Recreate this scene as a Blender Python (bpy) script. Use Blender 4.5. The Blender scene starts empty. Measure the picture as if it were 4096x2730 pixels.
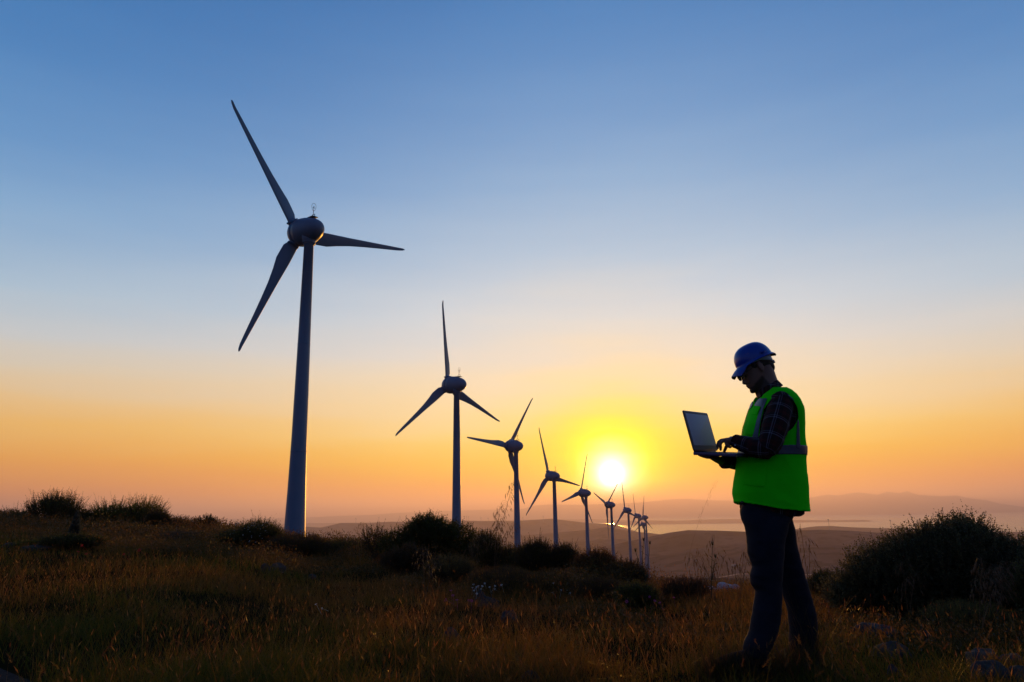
import bpy, bmesh, math, random
import numpy as np
from mathutils import Vector, Matrix
R = math.radians
random.seed(7)
rng = np.random.default_rng(7)
scn = bpy.context.scene
col = scn.collection

# ------------------------------------------------------------------ camera
F_PX, PITCH, ROLL = 2919.0, R(13.2216), R(0.9835)      # focal length in px of a 4096 px wide frame
cp, sp = math.cos(PITCH), math.sin(PITCH)
_fw = np.array([0, cp, sp]); _u0 = np.array([0, -sp, cp]); _r0 = np.array([1., 0, 0])
cr, sr = math.cos(ROLL), math.sin(ROLL)
_ri = cr * _r0 - sr * _u0; _up = sr * _r0 + cr * _u0
cam = bpy.data.cameras.new("camera"); camo = bpy.data.objects.new("camera", cam); col.objects.link(camo)
cam.sensor_width = 36.0; cam.lens = F_PX * 36 / 4096; cam.clip_start = 0.05; cam.clip_end = 200000
M = Matrix.Identity(4)
for i in range(3):
    M[i][0] = _ri[i]; M[i][1] = _up[i]; M[i][2] = -_fw[i]
camo.matrix_world = M
scn.camera = camo

def ray(px, py):
    return _fw + _ri * (px - 2048) / F_PX + _up * (1365 - py) / F_PX
def at(px, py, Y):
    d = ray(px, py); return Vector(d / d[1] * Y)
def proj(P):
    P = np.asarray(P, float); d = P @ _fw
    return 2048 + F_PX * (P @ _ri) / d, 1365 - F_PX * (P @ _up) / d

# ------------------------------------------------------------------ light
SUN_AZ, SUN_EL = R(7.48), R(2.6)
sdir = np.array([math.sin(SUN_AZ) * math.cos(SUN_EL), math.cos(SUN_AZ) * math.cos(SUN_EL), math.sin(SUN_EL)])
sl = bpy.data.lights.new("sun", 'SUN'); so = bpy.data.objects.new("sun", sl); col.objects.link(so)
sl.energy = 4.1; sl.angle = R(0.55); sl.color = (1.0, 0.41, 0.05)
so.rotation_euler = Vector(sdir).to_track_quat('Z', 'Y').to_euler(); so.location = (0, 0, 80)
scn.view_settings.view_transform = 'Standard'; scn.view_settings.look = 'None'
scn.view_settings.exposure = 0; scn.view_settings.gamma = 1

def lin(c):
    return tuple(((v / 255) / 12.92 if v <= 10.3 else ((v / 255 + .055) / 1.055) ** 2.4) for v in c)

world = bpy.data.worlds.new("World"); scn.world = world; world.use_nodes = True
nt = world.node_tree; nt.nodes.clear()
def N(nt, t, **k):
    n = nt.nodes.new(t)
    for a, b in k.items(): setattr(n, a, b)
    return n
def math_(nt, op, a, b=None, c=None, clamp=False):
    n = N(nt, 'ShaderNodeMath', operation=op, use_clamp=clamp)
    for i, v in enumerate((a, b, c)):
        if v is None: continue
        if isinstance(v, (int, float)): n.inputs[i].default_value = v
        else: nt.links.new(v, n.inputs[i])
    return n.outputs[0]
def ramp(nt, fac, stops, interp='LINEAR'):
    n = N(nt, 'ShaderNodeValToRGB'); cr_ = n.color_ramp; cr_.interpolation = interp
    while len(cr_.elements) < len(stops): cr_.elements.new(0.5)
    for e, (p_, c_) in zip(cr_.elements, stops):
        e.position = p_; e.color = tuple(c_) if len(c_) == 4 else tuple(c_) + (1,)
    nt.links.new(fac, n.inputs[0]); return n
def mixc(nt, fac, a, b, mode='MIX'):
    n = N(nt, 'ShaderNodeMix', data_type='RGBA', blend_type=mode)
    for s, v in ((n.inputs[0], fac), (n.inputs[6], a), (n.inputs[7], b)):
        if isinstance(v, (int, float)): s.default_value = v
        elif isinstance(v, tuple): s.default_value = v if len(v) == 4 else v + (1,)
        else: nt.links.new(v, s)
    return n.outputs[2]
tc = N(nt, 'ShaderNodeTexCoord'); nrm = N(nt, 'ShaderNodeVectorMath', operation='NORMALIZE'); nt.links.new(tc.outputs['Generated'], nrm.inputs[0])
sep = N(nt, 'ShaderNodeSeparateXYZ'); nt.links.new(nrm.outputs[0], sep.inputs[0])
elev = math_(nt, 'MULTIPLY', math_(nt, 'ARCSINE', sep.outputs[2]), 57.2958)
az = math_(nt, 'MULTIPLY', math_(nt, 'ARCTAN2', sep.outputs[0], sep.outputs[1]), 57.2958)
daz = math_(nt, 'ABSOLUTE', math_(nt, 'SUBTRACT', az, 7.48))
# thin uneven haze: the bands wander a little with direction
vst = N(nt, 'ShaderNodeVectorMath', operation='MULTIPLY'); nt.links.new(nrm.outputs[0], vst.inputs[0]); vst.inputs[1].default_value = (3.0, 3.0, 26.0)
hz = N(nt, 'ShaderNodeTexNoise'); hz.inputs['Scale'].default_value = 1.0; hz.inputs['Detail'].default_value = 4; nt.links.new(vst.outputs[0], hz.inputs['Vector'])
wob = math_(nt, 'SUBTRACT', hz.outputs[0], .5)
elev = math_(nt, 'ADD', elev, math_(nt, 'MULTIPLY', wob, 2.2))
ef = math_(nt, 'DIVIDE', elev, 90.0, clamp=True)
FAR = [(0, (226, 122, 74)), (2, (250, 148, 58)), (4, (254, 174, 60)), (6, (250, 193, 98)), (8, (238, 204, 150)), (10, (222, 210, 186)), (12, (200, 209, 212)), (15, (170, 198, 218)),
       (20, (126, 172, 212)), (25, (94, 150, 202)), (30, (68, 131, 190)), (35, (52, 118, 180)), (38.5, (44, 110, 173)), (50, (36, 88, 148)), (90, (28, 60, 110))]
NEAR = [(0, (255, 142, 40)), (1.5, (255, 178, 0)), (3, (255, 206, 20)), (4, (255, 220, 62)), (5, (255, 231, 112)), (6, (255, 238, 150)), (8, (253, 239, 190)), (10, (246, 236, 208)), (12, (235, 232, 219)), (15, (216, 226, 229)),
        (20, (176, 203, 224)), (25, (140, 180, 216)), (30, (112, 160, 207)), (35, (86, 142, 197)), (38.5, (70, 131, 190)), (50, (54, 104, 162)), (90, (34, 68, 118))]
rf = ramp(nt, ef, [(e / 90, lin(c)) for e, c in FAR]); rn = ramp(nt, ef, [(e / 90, lin(c)) for e, c in NEAR])
dn = math_(nt, 'DIVIDE', daz, 24.0)
near_f = math_(nt, 'EXPONENT', math_(nt, 'MULTIPLY', math_(nt, 'MULTIPLY', dn, dn), -1.0))
base = mixc(nt, near_f, rf.outputs[0], rn.outputs[0])
# dusk: the half of the sky away from the sun is dim and blue
BACK = [(0, (96, 110, 140)), (10, (88, 110, 150)), (35, (46, 78, 132)), (90, (26, 54, 100))]
rb = ramp(nt, ef, [(e / 90, lin(c)) for e, c in BACK])
bk = N(nt, 'ShaderNodeMapRange', interpolation_type='SMOOTHERSTEP'); nt.links.new(daz, bk.inputs[0]); bk.inputs[1].default_value = 46; bk.inputs[2].default_value = 120
up_ = N(nt, 'ShaderNodeMapRange', interpolation_type='SMOOTHERSTEP'); nt.links.new(elev, up_.inputs[0]); up_.inputs[1].default_value = 39; up_.inputs[2].default_value = 75
bf = math_(nt, 'MAXIMUM', bk.outputs[0], up_.outputs[0])
base = mixc(nt, bf, base, rb.outputs[0])
# solar aureole by angle from the sun
dot = N(nt, 'ShaderNodeVectorMath', operation='DOT_PRODUCT'); nt.links.new(nrm.outputs[0], dot.inputs[0]); dot.inputs[1].default_value = tuple(sdir)
ang = math_(nt, 'MULTIPLY', math_(nt, 'ARCCOSINE', dot.outputs['Value']), 57.2958)
AUR = [(0, (10, 9.5, 8, 1)), (.7, (6, 5.4, 3.8, 1)), (1.05, (4, 3.6, 2.1, 1)), (1.3, (3.4, 3.0, 1.35, 1)), (1.6, (2.8, 2.5, .85, 1)), (2.0, (2.4, 2.1, .42, 1)), (2.5, (2.1, 1.75, .16, .97)), (3.1, (1.85, 1.42, .0, .93)),
       (4.0, (1.6, 1.14, .0, .82)), (5.2, (1.45, .98, .0, .60)), (7.5, (1.3, .82, .0, .28)), (11, (1.2, .68, .04, .09)), (18, (1.0, .6, .15, 0))]
ang = math_(nt, 'MULTIPLY', ang, math_(nt, 'ADD', 1.0, math_(nt, 'MULTIPLY', wob, .55)))
ra = ramp(nt, math_(nt, 'DIVIDE', ang, 20.0, clamp=True), [(a / 20, c) for a, c in AUR])
final = mixc(nt, ra.outputs[1], base, ra.outputs[0])
# a weak physical sky under the measured gradient
sky = N(nt, 'ShaderNodeTexSky', sky_type='NISHITA', sun_disc=False, sun_elevation=SUN_EL, sun_rotation=SUN_AZ)
skm = mixc(nt, 1.0, sky.outputs[0], (0.002, 0.002, 0.002), 'MULTIPLY')
final = mixc(nt, 1.0, final, skm, 'ADD')
bg = N(nt, 'ShaderNodeBackground'); nt.links.new(final, bg.inputs[0]); bg.inputs[1].default_value = 1.0
wo = N(nt, 'ShaderNodeOutputWorld'); nt.links.new(bg.outputs[0], wo.inputs[0])
scn.cycles.volume_bounces = 0; scn.cycles.max_bounces = 6; scn.cycles.transparent_max_bounces = 8
scn.cycles.use_denoising = True; scn.cycles.sample_clamp_indirect = 4.0

# ------------------------------------------------------------------ helpers
def tag(o, label=None, cat=None, group=None, kind=None):
    if label: o['label'] = label
    if cat: o['category'] = cat
    if group: o['group'] = group
    if kind: o['kind'] = kind
    return o
def link(o, parent=None):
    col.objects.link(o)
    if parent: o.parent = parent
    return o
def mesh_obj(name, V, Fc, m, parent=None, smooth=False, colors=None):
    """V (n,3) array, Fc list or (m,k) array"""
    me = bpy.data.meshes.new(name); V = np.asarray(V, np.float32)
    if isinstance(Fc, np.ndarray) and Fc.ndim == 2:
        k = Fc.shape[1]; me.vertices.add(len(V)); me.vertices.foreach_set('co', V.ravel())
        me.loops.add(Fc.size); me.loops.foreach_set('vertex_index', Fc.ravel().astype(np.int32))
        me.polygons.add(len(Fc)); me.polygons.foreach_set('loop_start', np.arange(0, Fc.size, k, dtype=np.int32)); me.polygons.foreach_set('loop_total', np.full(len(Fc), k, np.int32))
        me.update(calc_edges=True)
    else:
        me.from_pydata([tuple(map(float, v)) for v in V], [], [tuple(int(i) for i in f) for f in Fc]); me.update()
    if smooth: me.shade_smooth()
    if colors is not None:
        a = me.color_attributes.new('tint', 'FLOAT_COLOR', 'POINT')
        c4 = np.ones((len(V), 4), np.float32); c4[:, :colors.shape[1]] = colors; a.data.foreach_set('color', c4.ravel())
    if m: me.materials.append(m)
    return link(bpy.data.objects.new(name, me), parent)
def empty(name, loc=(0, 0, 0), parent=None):
    o = bpy.data.objects.new(name, None); o.location = loc; o.empty_display_size = .1; return link(o, parent)
class MB:
    def __init__(s): s.v = []; s.f = []
    def add(s, V, Fc):
        n = len(s.v); s.v += [tuple(map(float, v)) for v in V]; s.f += [tuple(i + n for i in f) for f in Fc]
    def rings(s, rings, cap=True, closed=True):
        k = len(rings[0]); V = [p for r_ in rings for p in r_]; Fc = []
        for i in range(len(rings) - 1):
            for j in range(k if closed else k - 1):
                a, b = i * k + j, i * k + (j + 1) % k
                Fc.append((a, b, b + k, a + k))
        if cap: Fc.append(tuple(range(k))[::-1]); Fc.append(tuple(range((len(rings) - 1) * k, len(rings) * k)))
        s.add(V, Fc)
    def tube(s, pts, rad, k=10, cap=True, flat=None):
        """pts list of Vector, rad list; flat=(vector, ratio) flattens along a direction"""
        pts = [Vector(p) for p in pts]; rings = []
        if not hasattr(rad, '__len__'): rad = [rad] * len(pts)
        t0 = (pts[1] - pts[0]).normalized(); ref = Vector((0, 1, 0)) if abs(t0.y) < .9 else Vector((1, 0, 0))
        for i, p in enumerate(pts):
            t = (pts[min(i + 1, len(pts) - 1)] - pts[max(i - 1, 0)]).normalized()
            a = (ref - t * ref.dot(t)).normalized(); b = t.cross(a); ref = a
            ring = []
            for j in range(k):
                o = a * math.cos(2 * math.pi * j / k) * rad[i] + b * math.sin(2 * math.pi * j / k) * rad[i]
                if flat: fv = Vector(flat[0]).normalized(); o -= fv * o.dot(fv) * (1 - flat[1])
                ring.append(p + o)
            rings.append(ring)
        s.rings(rings, cap)
    def ell(s, c, r, M3=None, nu=20, nv=14, p=2.0):
        V = []; c = Vector(c)
        f = lambda x: math.copysign(abs(x) ** (2 / p), x)
        rings = []
        for i in range(nv + 1):
            th = math.pi * i / nv; th = min(max(th, .02), math.pi - .02)
            ring = []
            for j in range(nu):
                ph = 2 * math.pi * j / nu
                q = Vector((r[0] * f(math.sin(th)) * f(math.cos(ph)), r[1] * f(math.sin(th)) * f(math.sin(ph)), r[2] * f(math.cos(th))))
                ring.append(c + (M3 @ q if M3 else q))
            rings.append(ring)
        s.rings(rings[::-1])
    def box(s, c, h, M3=None):
        c = Vector(c); V = []
        for z in (-1, 1):
            for y in (-1, 1):
                for x in (-1, 1):
                    q = Vector((x * h[0], y * h[1], z * h[2])); V.append(c + (M3 @ q if M3 else q))
        s.add(V, [(0, 2, 3, 1), (4, 5, 7, 6), (0, 1, 5, 4), (2, 6, 7, 3), (0, 4, 6, 2), (1, 3, 7, 5)])
    def build(s, name, m, parent=None, smooth=True):
        return mesh_obj(name, s.v, s.f, m, parent, smooth)
    def remesh(s, name, m, parent, voxel, it=2, fac=.5, post=None):
        me = bpy.data.meshes.new('tmp'); me.from_pydata(s.v, [], s.f); me.update()
        bm = bmesh.new(); bm.from_mesh(me); bmesh.ops.recalc_face_normals(bm, faces=bm.faces); bm.to_mesh(me); bm.free()
        o = bpy.data.objects.new('tmp', me); col.objects.link(o)
        r_ = o.modifiers.new('r', 'REMESH'); r_.mode = 'VOXEL'; r_.voxel_size = voxel
        if it: sm = o.modifiers.new('s', 'SMOOTH'); sm.iterations = it; sm.factor = fac
        dg = bpy.context.evaluated_depsgraph_get(); dg.update()
        me2 = bpy.data.meshes.new_from_object(o.evaluated_get(dg)); bpy.data.objects.remove(o)
        me2.name = name; me2.materials.clear()
        if m: me2.materials.append(m)
        if post: post(me2)
        me2.shade_smooth()
        return link(bpy.data.objects.new(name, me2), parent)

def mat(name, c=(.5, .5, .5), rough=.6, spec=.5, metal=0., trans=0., noise=None, bump=None, attr=False, coat=0., sheen=0.):
    """noise=(scale, amount, second colour), bump=(scale, strength, distance); trans = share of light let through (leaves, cloth)"""
    m = bpy.data.materials.new(name); m.use_nodes = True; t = m.node_tree; b = t.nodes['Principled BSDF']; out = t.nodes['Material Output']
    b.inputs['Roughness'].default_value = rough; b.inputs['Specular IOR Level'].default_value = spec; b.inputs['Metallic'].default_value = metal
    b.inputs['Coat Weight'].default_value = coat; b.inputs['Sheen Weight'].default_value = sheen
    src = None
    if attr:
        a = N(t, 'ShaderNodeAttribute', attribute_name='tint'); src = a.outputs['Color']
    if noise or bump:
        tcn = N(t, 'ShaderNodeTexCoord')
    if noise:
        n = N(t, 'ShaderNodeTexNoise'); n.inputs['Scale'].default_value = noise[0]; n.inputs['Detail'].default_value = 5; t.links.new(tcn.outputs['Object'], n.inputs['Vector'])
        mr = N(t, 'ShaderNodeMapRange'); t.links.new(n.outputs[0], mr.inputs[0]); mr.inputs[1].default_value = .38; mr.inputs[2].default_value = .62; mr.inputs[4].default_value = noise[1]
        src = mixc(t, mr.outputs[0], src if src else tuple(c), tuple(noise[2]))
    if src: t.links.new(src, b.inputs['Base Color'])
    else: b.inputs['Base Color'].default_value = tuple(c) + (1,)
    if bump:
        n = N(t, 'ShaderNodeTexNoise'); n.inputs['Scale'].default_value = bump[0]; n.inputs['Detail'].default_value = 4; t.links.new(tcn.outputs['Object'], n.inputs['Vector'])
        bp = N(t, 'ShaderNodeBump'); bp.inputs['Strength'].default_value = bump[1]; bp.inputs['Distance'].default_value = bump[2]
        t.links.new(n.outputs[0], bp.inputs['Height']); t.links.new(bp.outputs[0], b.inputs['Normal'])
    if trans:
        tr = N(t, 'ShaderNodeBsdfTranslucent')
        if src: t.links.new(src, tr.inputs[0])
        else: tr.inputs[0].default_value = tuple(c) + (1,)
        mx = N(t, 'ShaderNodeMixShader'); mx.inputs[0].default_value = trans
        t.links.new(b.outputs[0], mx.inputs[1]); t.links.new(tr.outputs[0], mx.inputs[2]); t.links.new(mx.outputs[0], out.inputs[0])
    return m

def vnoise(x, y, seed=0):
    xi = np.floor(x).astype(np.int64); yi = np.floor(y).astype(np.int64); fx = x - xi; fy = y - yi
    fx = fx * fx * (3 - 2 * fx); fy = fy * fy * (3 - 2 * fy)
    def h(a, b):
        n = (a * 374761393 + b * 668265263 + seed * 974634777) & 0x7fffffff
        n = ((n ^ (n >> 13)) * 1274126177) & 0x7fffffff
        return ((n ^ (n >> 16)) & 0xffff) / 65535.0 * 2 - 1
    return (h(xi, yi) * (1 - fx) + h(xi + 1, yi) * fx) * (1 - fy) + (h(xi, yi + 1) * (1 - fx) + h(xi + 1, yi + 1) * fx) * fy
def fbm(x, y, seed=0, o=4):
    s = 0; a = 1; t = 0
    for i in range(o):
        s = s + a * vnoise(x * 2 ** i, y * 2 ** i, seed + i); t += a; a *= .5
    return s / t

# ------------------------------------------------------------------ terrain
SEA = -300.0
CREST = [(-180, -1), (-60, -.4), (-34.4, .12), (-30.9, .0), (-27, -.25), (-24, -.5), (-21.6, -.8), (-18.5, -1.3), (-15.5, -2.0), (-10.5, -2.4), (-3.1, -3.2), (3.7, -4.1), (10, -4.95), (16.3, -5.05), (22, -5.3), (27.4, -5.8), (33.4, -5.7), (60, -5.5), (180, -1)]
CREST_R = [(-180, 30), (-60, 40), (-35, 38), (-25, 36), (-18, 30), (-10, 24), (0, 18), (10, 13), (22, 12), (35, 14), (60, 18), (180, 30)]
LONG_L = [(60, -4.5), (115, -8.5), (186, -20), (257, -30), (326, -37.5), (400, -43.5), (494, -49), (592, -54), (730, -62), (800, -72), (1100, -105), (1700, -150), (2500, -168), (4500, -205), (8000, -255), (9500, -292), (10500, -320), (14000, -380), (60000, -420)]
LONG_R = [(60, -7.2), (115, -13)] + LONG_L[2:]
RIDGES = [
    (4000, 420, [(-40, -2.9), (-12, -2.75), (-6.8, -2.61), (-1.2, -2.54), (3.24, -2.30), (5.18, -2.21), (8.0, -2.085), (9, -2.26), (10.4, -2.6), (12, -3.2)]),
    (5300, 480, [(-40, -2.3), (-10, -2.2), (-3, -1.96), (.64, -1.70), (3.26, -1.533), (5.53, -1.405), (6.8, -1.233), (7.63, -1.343), (9.03, -1.616), (10.26, -1.70), (11.5, -1.9), (14, -2.6)]),
    (8200, 620, [(-60, -.95), (-34.4, -.90), (-25.9, -.90), (-17.6, -.79), (-16.3, -.70), (-15.6, -.766), (-14.5, -.87), (-13.1, -.565), (-11.3, -.597), (-9.5, -.525), (-6.8, -.555), (-3.7, -.556), (0, -.636), (2.8, -.497), (4.05, -.665), (5.7, -.857), (7, -.935), (7.8, -1.06), (9, -1.5), (11, -2.2)]),
    (3000, 420, [(3, -4.2), (6.35, -2.74), (8.6, -2.243), (10.25, -1.90), (11.5, -1.644), (12.86, -1.471), (15, -1.52), (17, -1.62), (20.1, -1.60), (22, -1.56), (23.8, -1.64), (27, -1.90), (33.9, -2.2), (60, -2.4)]),
    (2150, 250, [(6, -4.6), (9, -3.7), (13, -2.9), (17.3, -2.50), (21, -2.56), (26, -2.72), (34, -2.95), (60, -3.2)]),
    (6500, 520, [(14, -2.4), (17.3, -1.77), (20.2, -1.56), (21.2, -1.403), (21.9, -1.34), (22.8, -1.33), (24.7, -1.424), (27, -1.51), (29.9, -1.62), (33, -1.75), (36, -1.73), (60, -1.7)]),
    (36000, 3000, [(-60, -.3), (-15.3, -.09), (-12.95, -.03), (-10.6, .01), (-9.06, .108), (-5.9, .203), (-3.1, .251), (-1.5, .243), (-.1, .225), (.6, .264), (1.5, .479), (2.7, .545), (3.7, .528), (5.1, .485), (6.9, .552), (8.8, .557), (10.4, .647), (11.8, .767), (13, .779), (15.2, .625), (16.4, .60), (17.5, .543), (19.2, .508), (21.2, .622), (22.7, .867), (23.4, .798), (24.7, .986), (25.95, .768), (26.5, .99), (27.3, .851), (27.75, .98), (28.4, .696), (29.5, .6), (30.6, .617), (31.4, .388), (32.2, .263), (32.9, .03), (34.2, -.2), (60, -.5)]),
    (20500, 800, [(-60, -.45), (-35, -.5), (0, -.55), (6, -.6), (7.5, -.66), (9, -.74), (10.5, -.95), (12, -1.2)]),
    (17000, 620, [(6.6, -1.3), (7.4, -1.02), (7.6, -.87), (8.3, -.80), (9.9, -.765), (12.9, -.79), (13.8, -.75), (15.6, -.735), (16.7, -.75), (18.2, -.805), (20.1, -.84), (22.4, -.895), (24, -.90), (25, -.92), (25.5, -1.02), (26.2, -1.3)]),
    (14600, 170, [(8.6, -1.6), (9.4, -1.165), (10.5, -1.13), (12, -1.13), (13.5, -1.14), (14.6, -1.165), (15.4, -1.6)]),
]
def tab(t, x): return np.interp(x, [a for a, _ in t], [b for _, b in t])
def height(x, y):
    x = np.asarray(x, float); y = np.asarray(y, float)
    r = np.hypot(x, y) + 1e-6; a = np.degrees(np.arctan2(x, y))
    Rc = tab(CREST_R, a); zc = Rc * np.tan(np.radians(tab(CREST, a))) - .14
    t = np.clip((r - 4.3) / (Rc - 4.3), 0, 1)
    near = -.86 + (zc + .86) * t
    w = np.clip((a + 14) / 14, 0, 1); lg = (1 - w) * tab(LONG_L, r) + w * tab(LONG_R, r)
    s = np.clip((r - Rc) / (60 - Rc), 0, 1)
    z60 = (1 - w) * LONG_L[0][1] + w * LONG_R[0][1]
    mid = zc + (z60 - zc) * s ** 1.15
    z = np.where(r < Rc, near, np.where(r < 60, mid, lg))
    for Rk, wk, cr_ in RIDGES:
        inside = (a >= cr_[0][0]) & (a <= cr_[-1][0])
        zk = Rk * np.tan(np.radians(tab(cr_, a)))
        g = np.exp(-((r - Rk) / wk) ** 2)
        z = np.where(inside, np.maximum(z, lg + (zk - lg) * g), z)
    # relief noise at each scale of distance
    z = z + .035 * fbm(x * .9, y * .9, 1) * np.clip((r - 2) / 4, 0, 1) * (r < 200)
    z = z + np.clip((r - 60) / 300, 0, 1) * 1.2 * fbm(x / 90, y / 90, 3) + np.clip((r - 1500) / 3000, 0, 1) * 9 * fbm(x / 700, y / 700, 5, 5) * (z > SEA - 4)
    z = z + np.clip((r - 32000) / 3000, 0, 1) * 24 * fbm(x / 2300, y / 2600, 9, 5) * (z > SEA + 60)
    return z
def gz(x, y): return float(height(np.array([x]), np.array([y]))[0])

azs = np.radians(np.concatenate([np.arange(-180, -42, 3.0), np.arange(-42, 42.01, .14), np.arange(45, 180, 3.0)]))
rs = np.concatenate([[.0, .8, 1.6], np.geomspace(2.4, 60, 190), np.geomspace(62, 46000, 360)[0:]])
A_, R_ = np.meshgrid(azs, rs); X_ = R_ * np.sin(A_); Y_ = R_ * np.cos(A_); Z_ = height(X_, Y_)
na, nr = len(azs), len(rs)
ii, jj = np.meshgrid(np.arange(nr - 1), np.arange(na), indexing='ij'); j2 = (jj + 1) % na
Fq = np.stack([ii * na + jj, ii * na + j2, (ii + 1) * na + j2, (ii + 1) * na + jj], -1).reshape(-1, 4)[:, ::-1]

def ground_mat():
    m = bpy.data.materials.new('hill_soil'); m.use_nodes = True; t = m.node_tree; b = t.nodes['Principled BSDF']
    b.inputs['Roughness'].default_value = .95; b.inputs['Specular IOR Level'].default_value = 0
    tcn = N(t, 'ShaderNodeTexCoord'); g = N(t, 'ShaderNodeNewGeometry')
    def nz(sc, d=5, r_=.55):
        n = N(t, 'ShaderNodeTexNoise'); n.inputs['Scale'].default_value = sc; n.inputs['Detail'].default_value = d; n.inputs['Roughness'].default_value = r_
        t.links.new(tcn.outputs['Object'], n.inputs['Vector']); return n.outputs[0]
    def mr(v, a, b_):
        n = N(t, 'ShaderNodeMapRange'); t.links.new(v, n.inputs[0]); n.inputs[1].default_value = a; n.inputs[2].default_value = b_; return n.outputs[0]
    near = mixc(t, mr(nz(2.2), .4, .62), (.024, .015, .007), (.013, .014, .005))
    far = mixc(t, mr(nz(.0035, 8, .62), .42, .58), (.024, .028, .036), (.060, .054, .066))  # scrub tones tinted bluish mauve in place of hazy ambient light
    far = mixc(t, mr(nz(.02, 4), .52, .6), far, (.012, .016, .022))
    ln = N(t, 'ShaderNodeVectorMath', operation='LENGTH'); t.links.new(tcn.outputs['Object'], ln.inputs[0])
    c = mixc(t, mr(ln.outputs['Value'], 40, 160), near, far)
    t.links.new(c, b.inputs['Base Color'])
    return m
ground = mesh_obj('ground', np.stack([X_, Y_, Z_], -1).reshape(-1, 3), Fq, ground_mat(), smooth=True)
tag(ground, 'grassy hilltop falling away to hazy valleys, ridges and far mountains', 'ground', kind='structure')

def water_mat():
    m = bpy.data.materials.new('sea_water'); m.use_nodes = True; t = m.node_tree; b = t.nodes['Principled BSDF']
    b.inputs['Base Color'].default_value = (.02, .035, .05, 1); b.inputs['Roughness'].default_value = .21; b.inputs['IOR'].default_value = 1.33
    tcn = N(t, 'ShaderNodeTexCoord'); n = N(t, 'ShaderNodeTexNoise'); n.inputs['Scale'].default_value = .05; n.inputs['Detail'].default_value = 3; t.links.new(tcn.outputs['Object'], n.inputs['Vector'])
    bp = N(t, 'ShaderNodeBump'); bp.inputs['Strength'].default_value = .12; bp.inputs['Distance'].default_value = 1.0; t.links.new(n.outputs[0], bp.inputs['Height']); t.links.new(bp.outputs[0], b.inputs['Normal'])
    return m
sv = []; sa = np.radians(np.arange(-180, 180, 6)); srr = [6000, 9000, 14000, 22000, 34000, 44000]
for r0 in srr: sv += [(r0 * math.sin(a), r0 * math.cos(a), SEA) for a in sa]
sf = [(i * 60 + j, (i + 1) * 60 + j, (i + 1) * 60 + (j + 1) % 60, i * 60 + (j + 1) % 60) for i in range(len(srr) - 1) for j in range(60)]
tag(mesh_obj('water', sv, sf, water_mat()), 'calm sea with golden evening reflection between low coasts', 'water', kind='structure')

def polar(px, r):
    """ground point seen in column px at horizontal distance r"""
    d = ray(px, 2051 - (px - 2048) * .0172); a = math.atan2(d[0], d[1]); x, y = r * math.sin(a), r * math.cos(a)
    return Vector((x, y, gz(x, y)))
def foot(px, py, rmax=60):
    d = ray(px, py); h = math.hypot(d[0], d[1]); d = d / h
    rr = np.geomspace(2.5, rmax, 900); z = height(d[0] * rr, d[1] * rr); k = np.nonzero(z > d[2] * rr)[0]
    r_ = rr[k[0]] if len(k) else rmax * .5
    return Vector((d[0] * r_, d[1] * r_, gz(d[0] * r_, d[1] * r_)))

# a pale track on the far slope, and the strip of asphalt at the near left corner
def strip(name, pts, w, m, label, lift, kind='structure', cat='path'):
    pts = np.array(pts); P = []
    for k in range(len(pts) - 1):
        for s in np.linspace(0, 1, 14, endpoint=False): P.append(pts[k] * (1 - s) + pts[k + 1] * s)
    P = np.array(P); T = np.gradient(P, axis=0); T /= np.linalg.norm(T, axis=1)[:, None]; Nn = np.stack([-T[:, 1], T[:, 0]], -1); V = []
    for s in np.linspace(-.5, .5, 5):
        q = P + Nn * w * s; V.append(np.column_stack([q, height(q[:, 0], q[:, 1]) + lift]))
    n = len(P); V = np.concatenate(V); Fc = [(a * n + i, a * n + i + 1, (a + 1) * n + i + 1, (a + 1) * n + i) for a in range(4) for i in range(n - 1)]
    return tag(mesh_obj(name, V, Fc, m), label, cat, kind=kind)
tr_m = mat('track_dust', (.30, .24, .17), .9, .1)
def pol2(azd, r): return (r * math.sin(R(azd)), r * math.cos(R(azd)))
strip('path', [pol2(9.0, 1500), pol2(10.5, 1560), pol2(13, 1680), pol2(16.2, 1800), pol2(20, 1790), pol2(25, 1840)], 9, tr_m, 'pale dirt track crossing the dark slope beyond the row of turbines', .6)
road_m = mat('asphalt', (.014, .014, .016), .95, .05, noise=(60, .7, (.028, .028, .032)), bump=(120, .6, .01))
e0 = foot(-160, 2760); e1 = foot(150, 2775)
strip('road', [(e0.x - 2.2, e0.y + .45), (e0.x - .6, e0.y - .25), (e1.x - .3, e1.y - .75), (e1.x + 1.2, e1.y - 1.6)], 1.5, road_m, 'dark asphalt road edge at the near corner of the grass', .06, cat='road')

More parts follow.
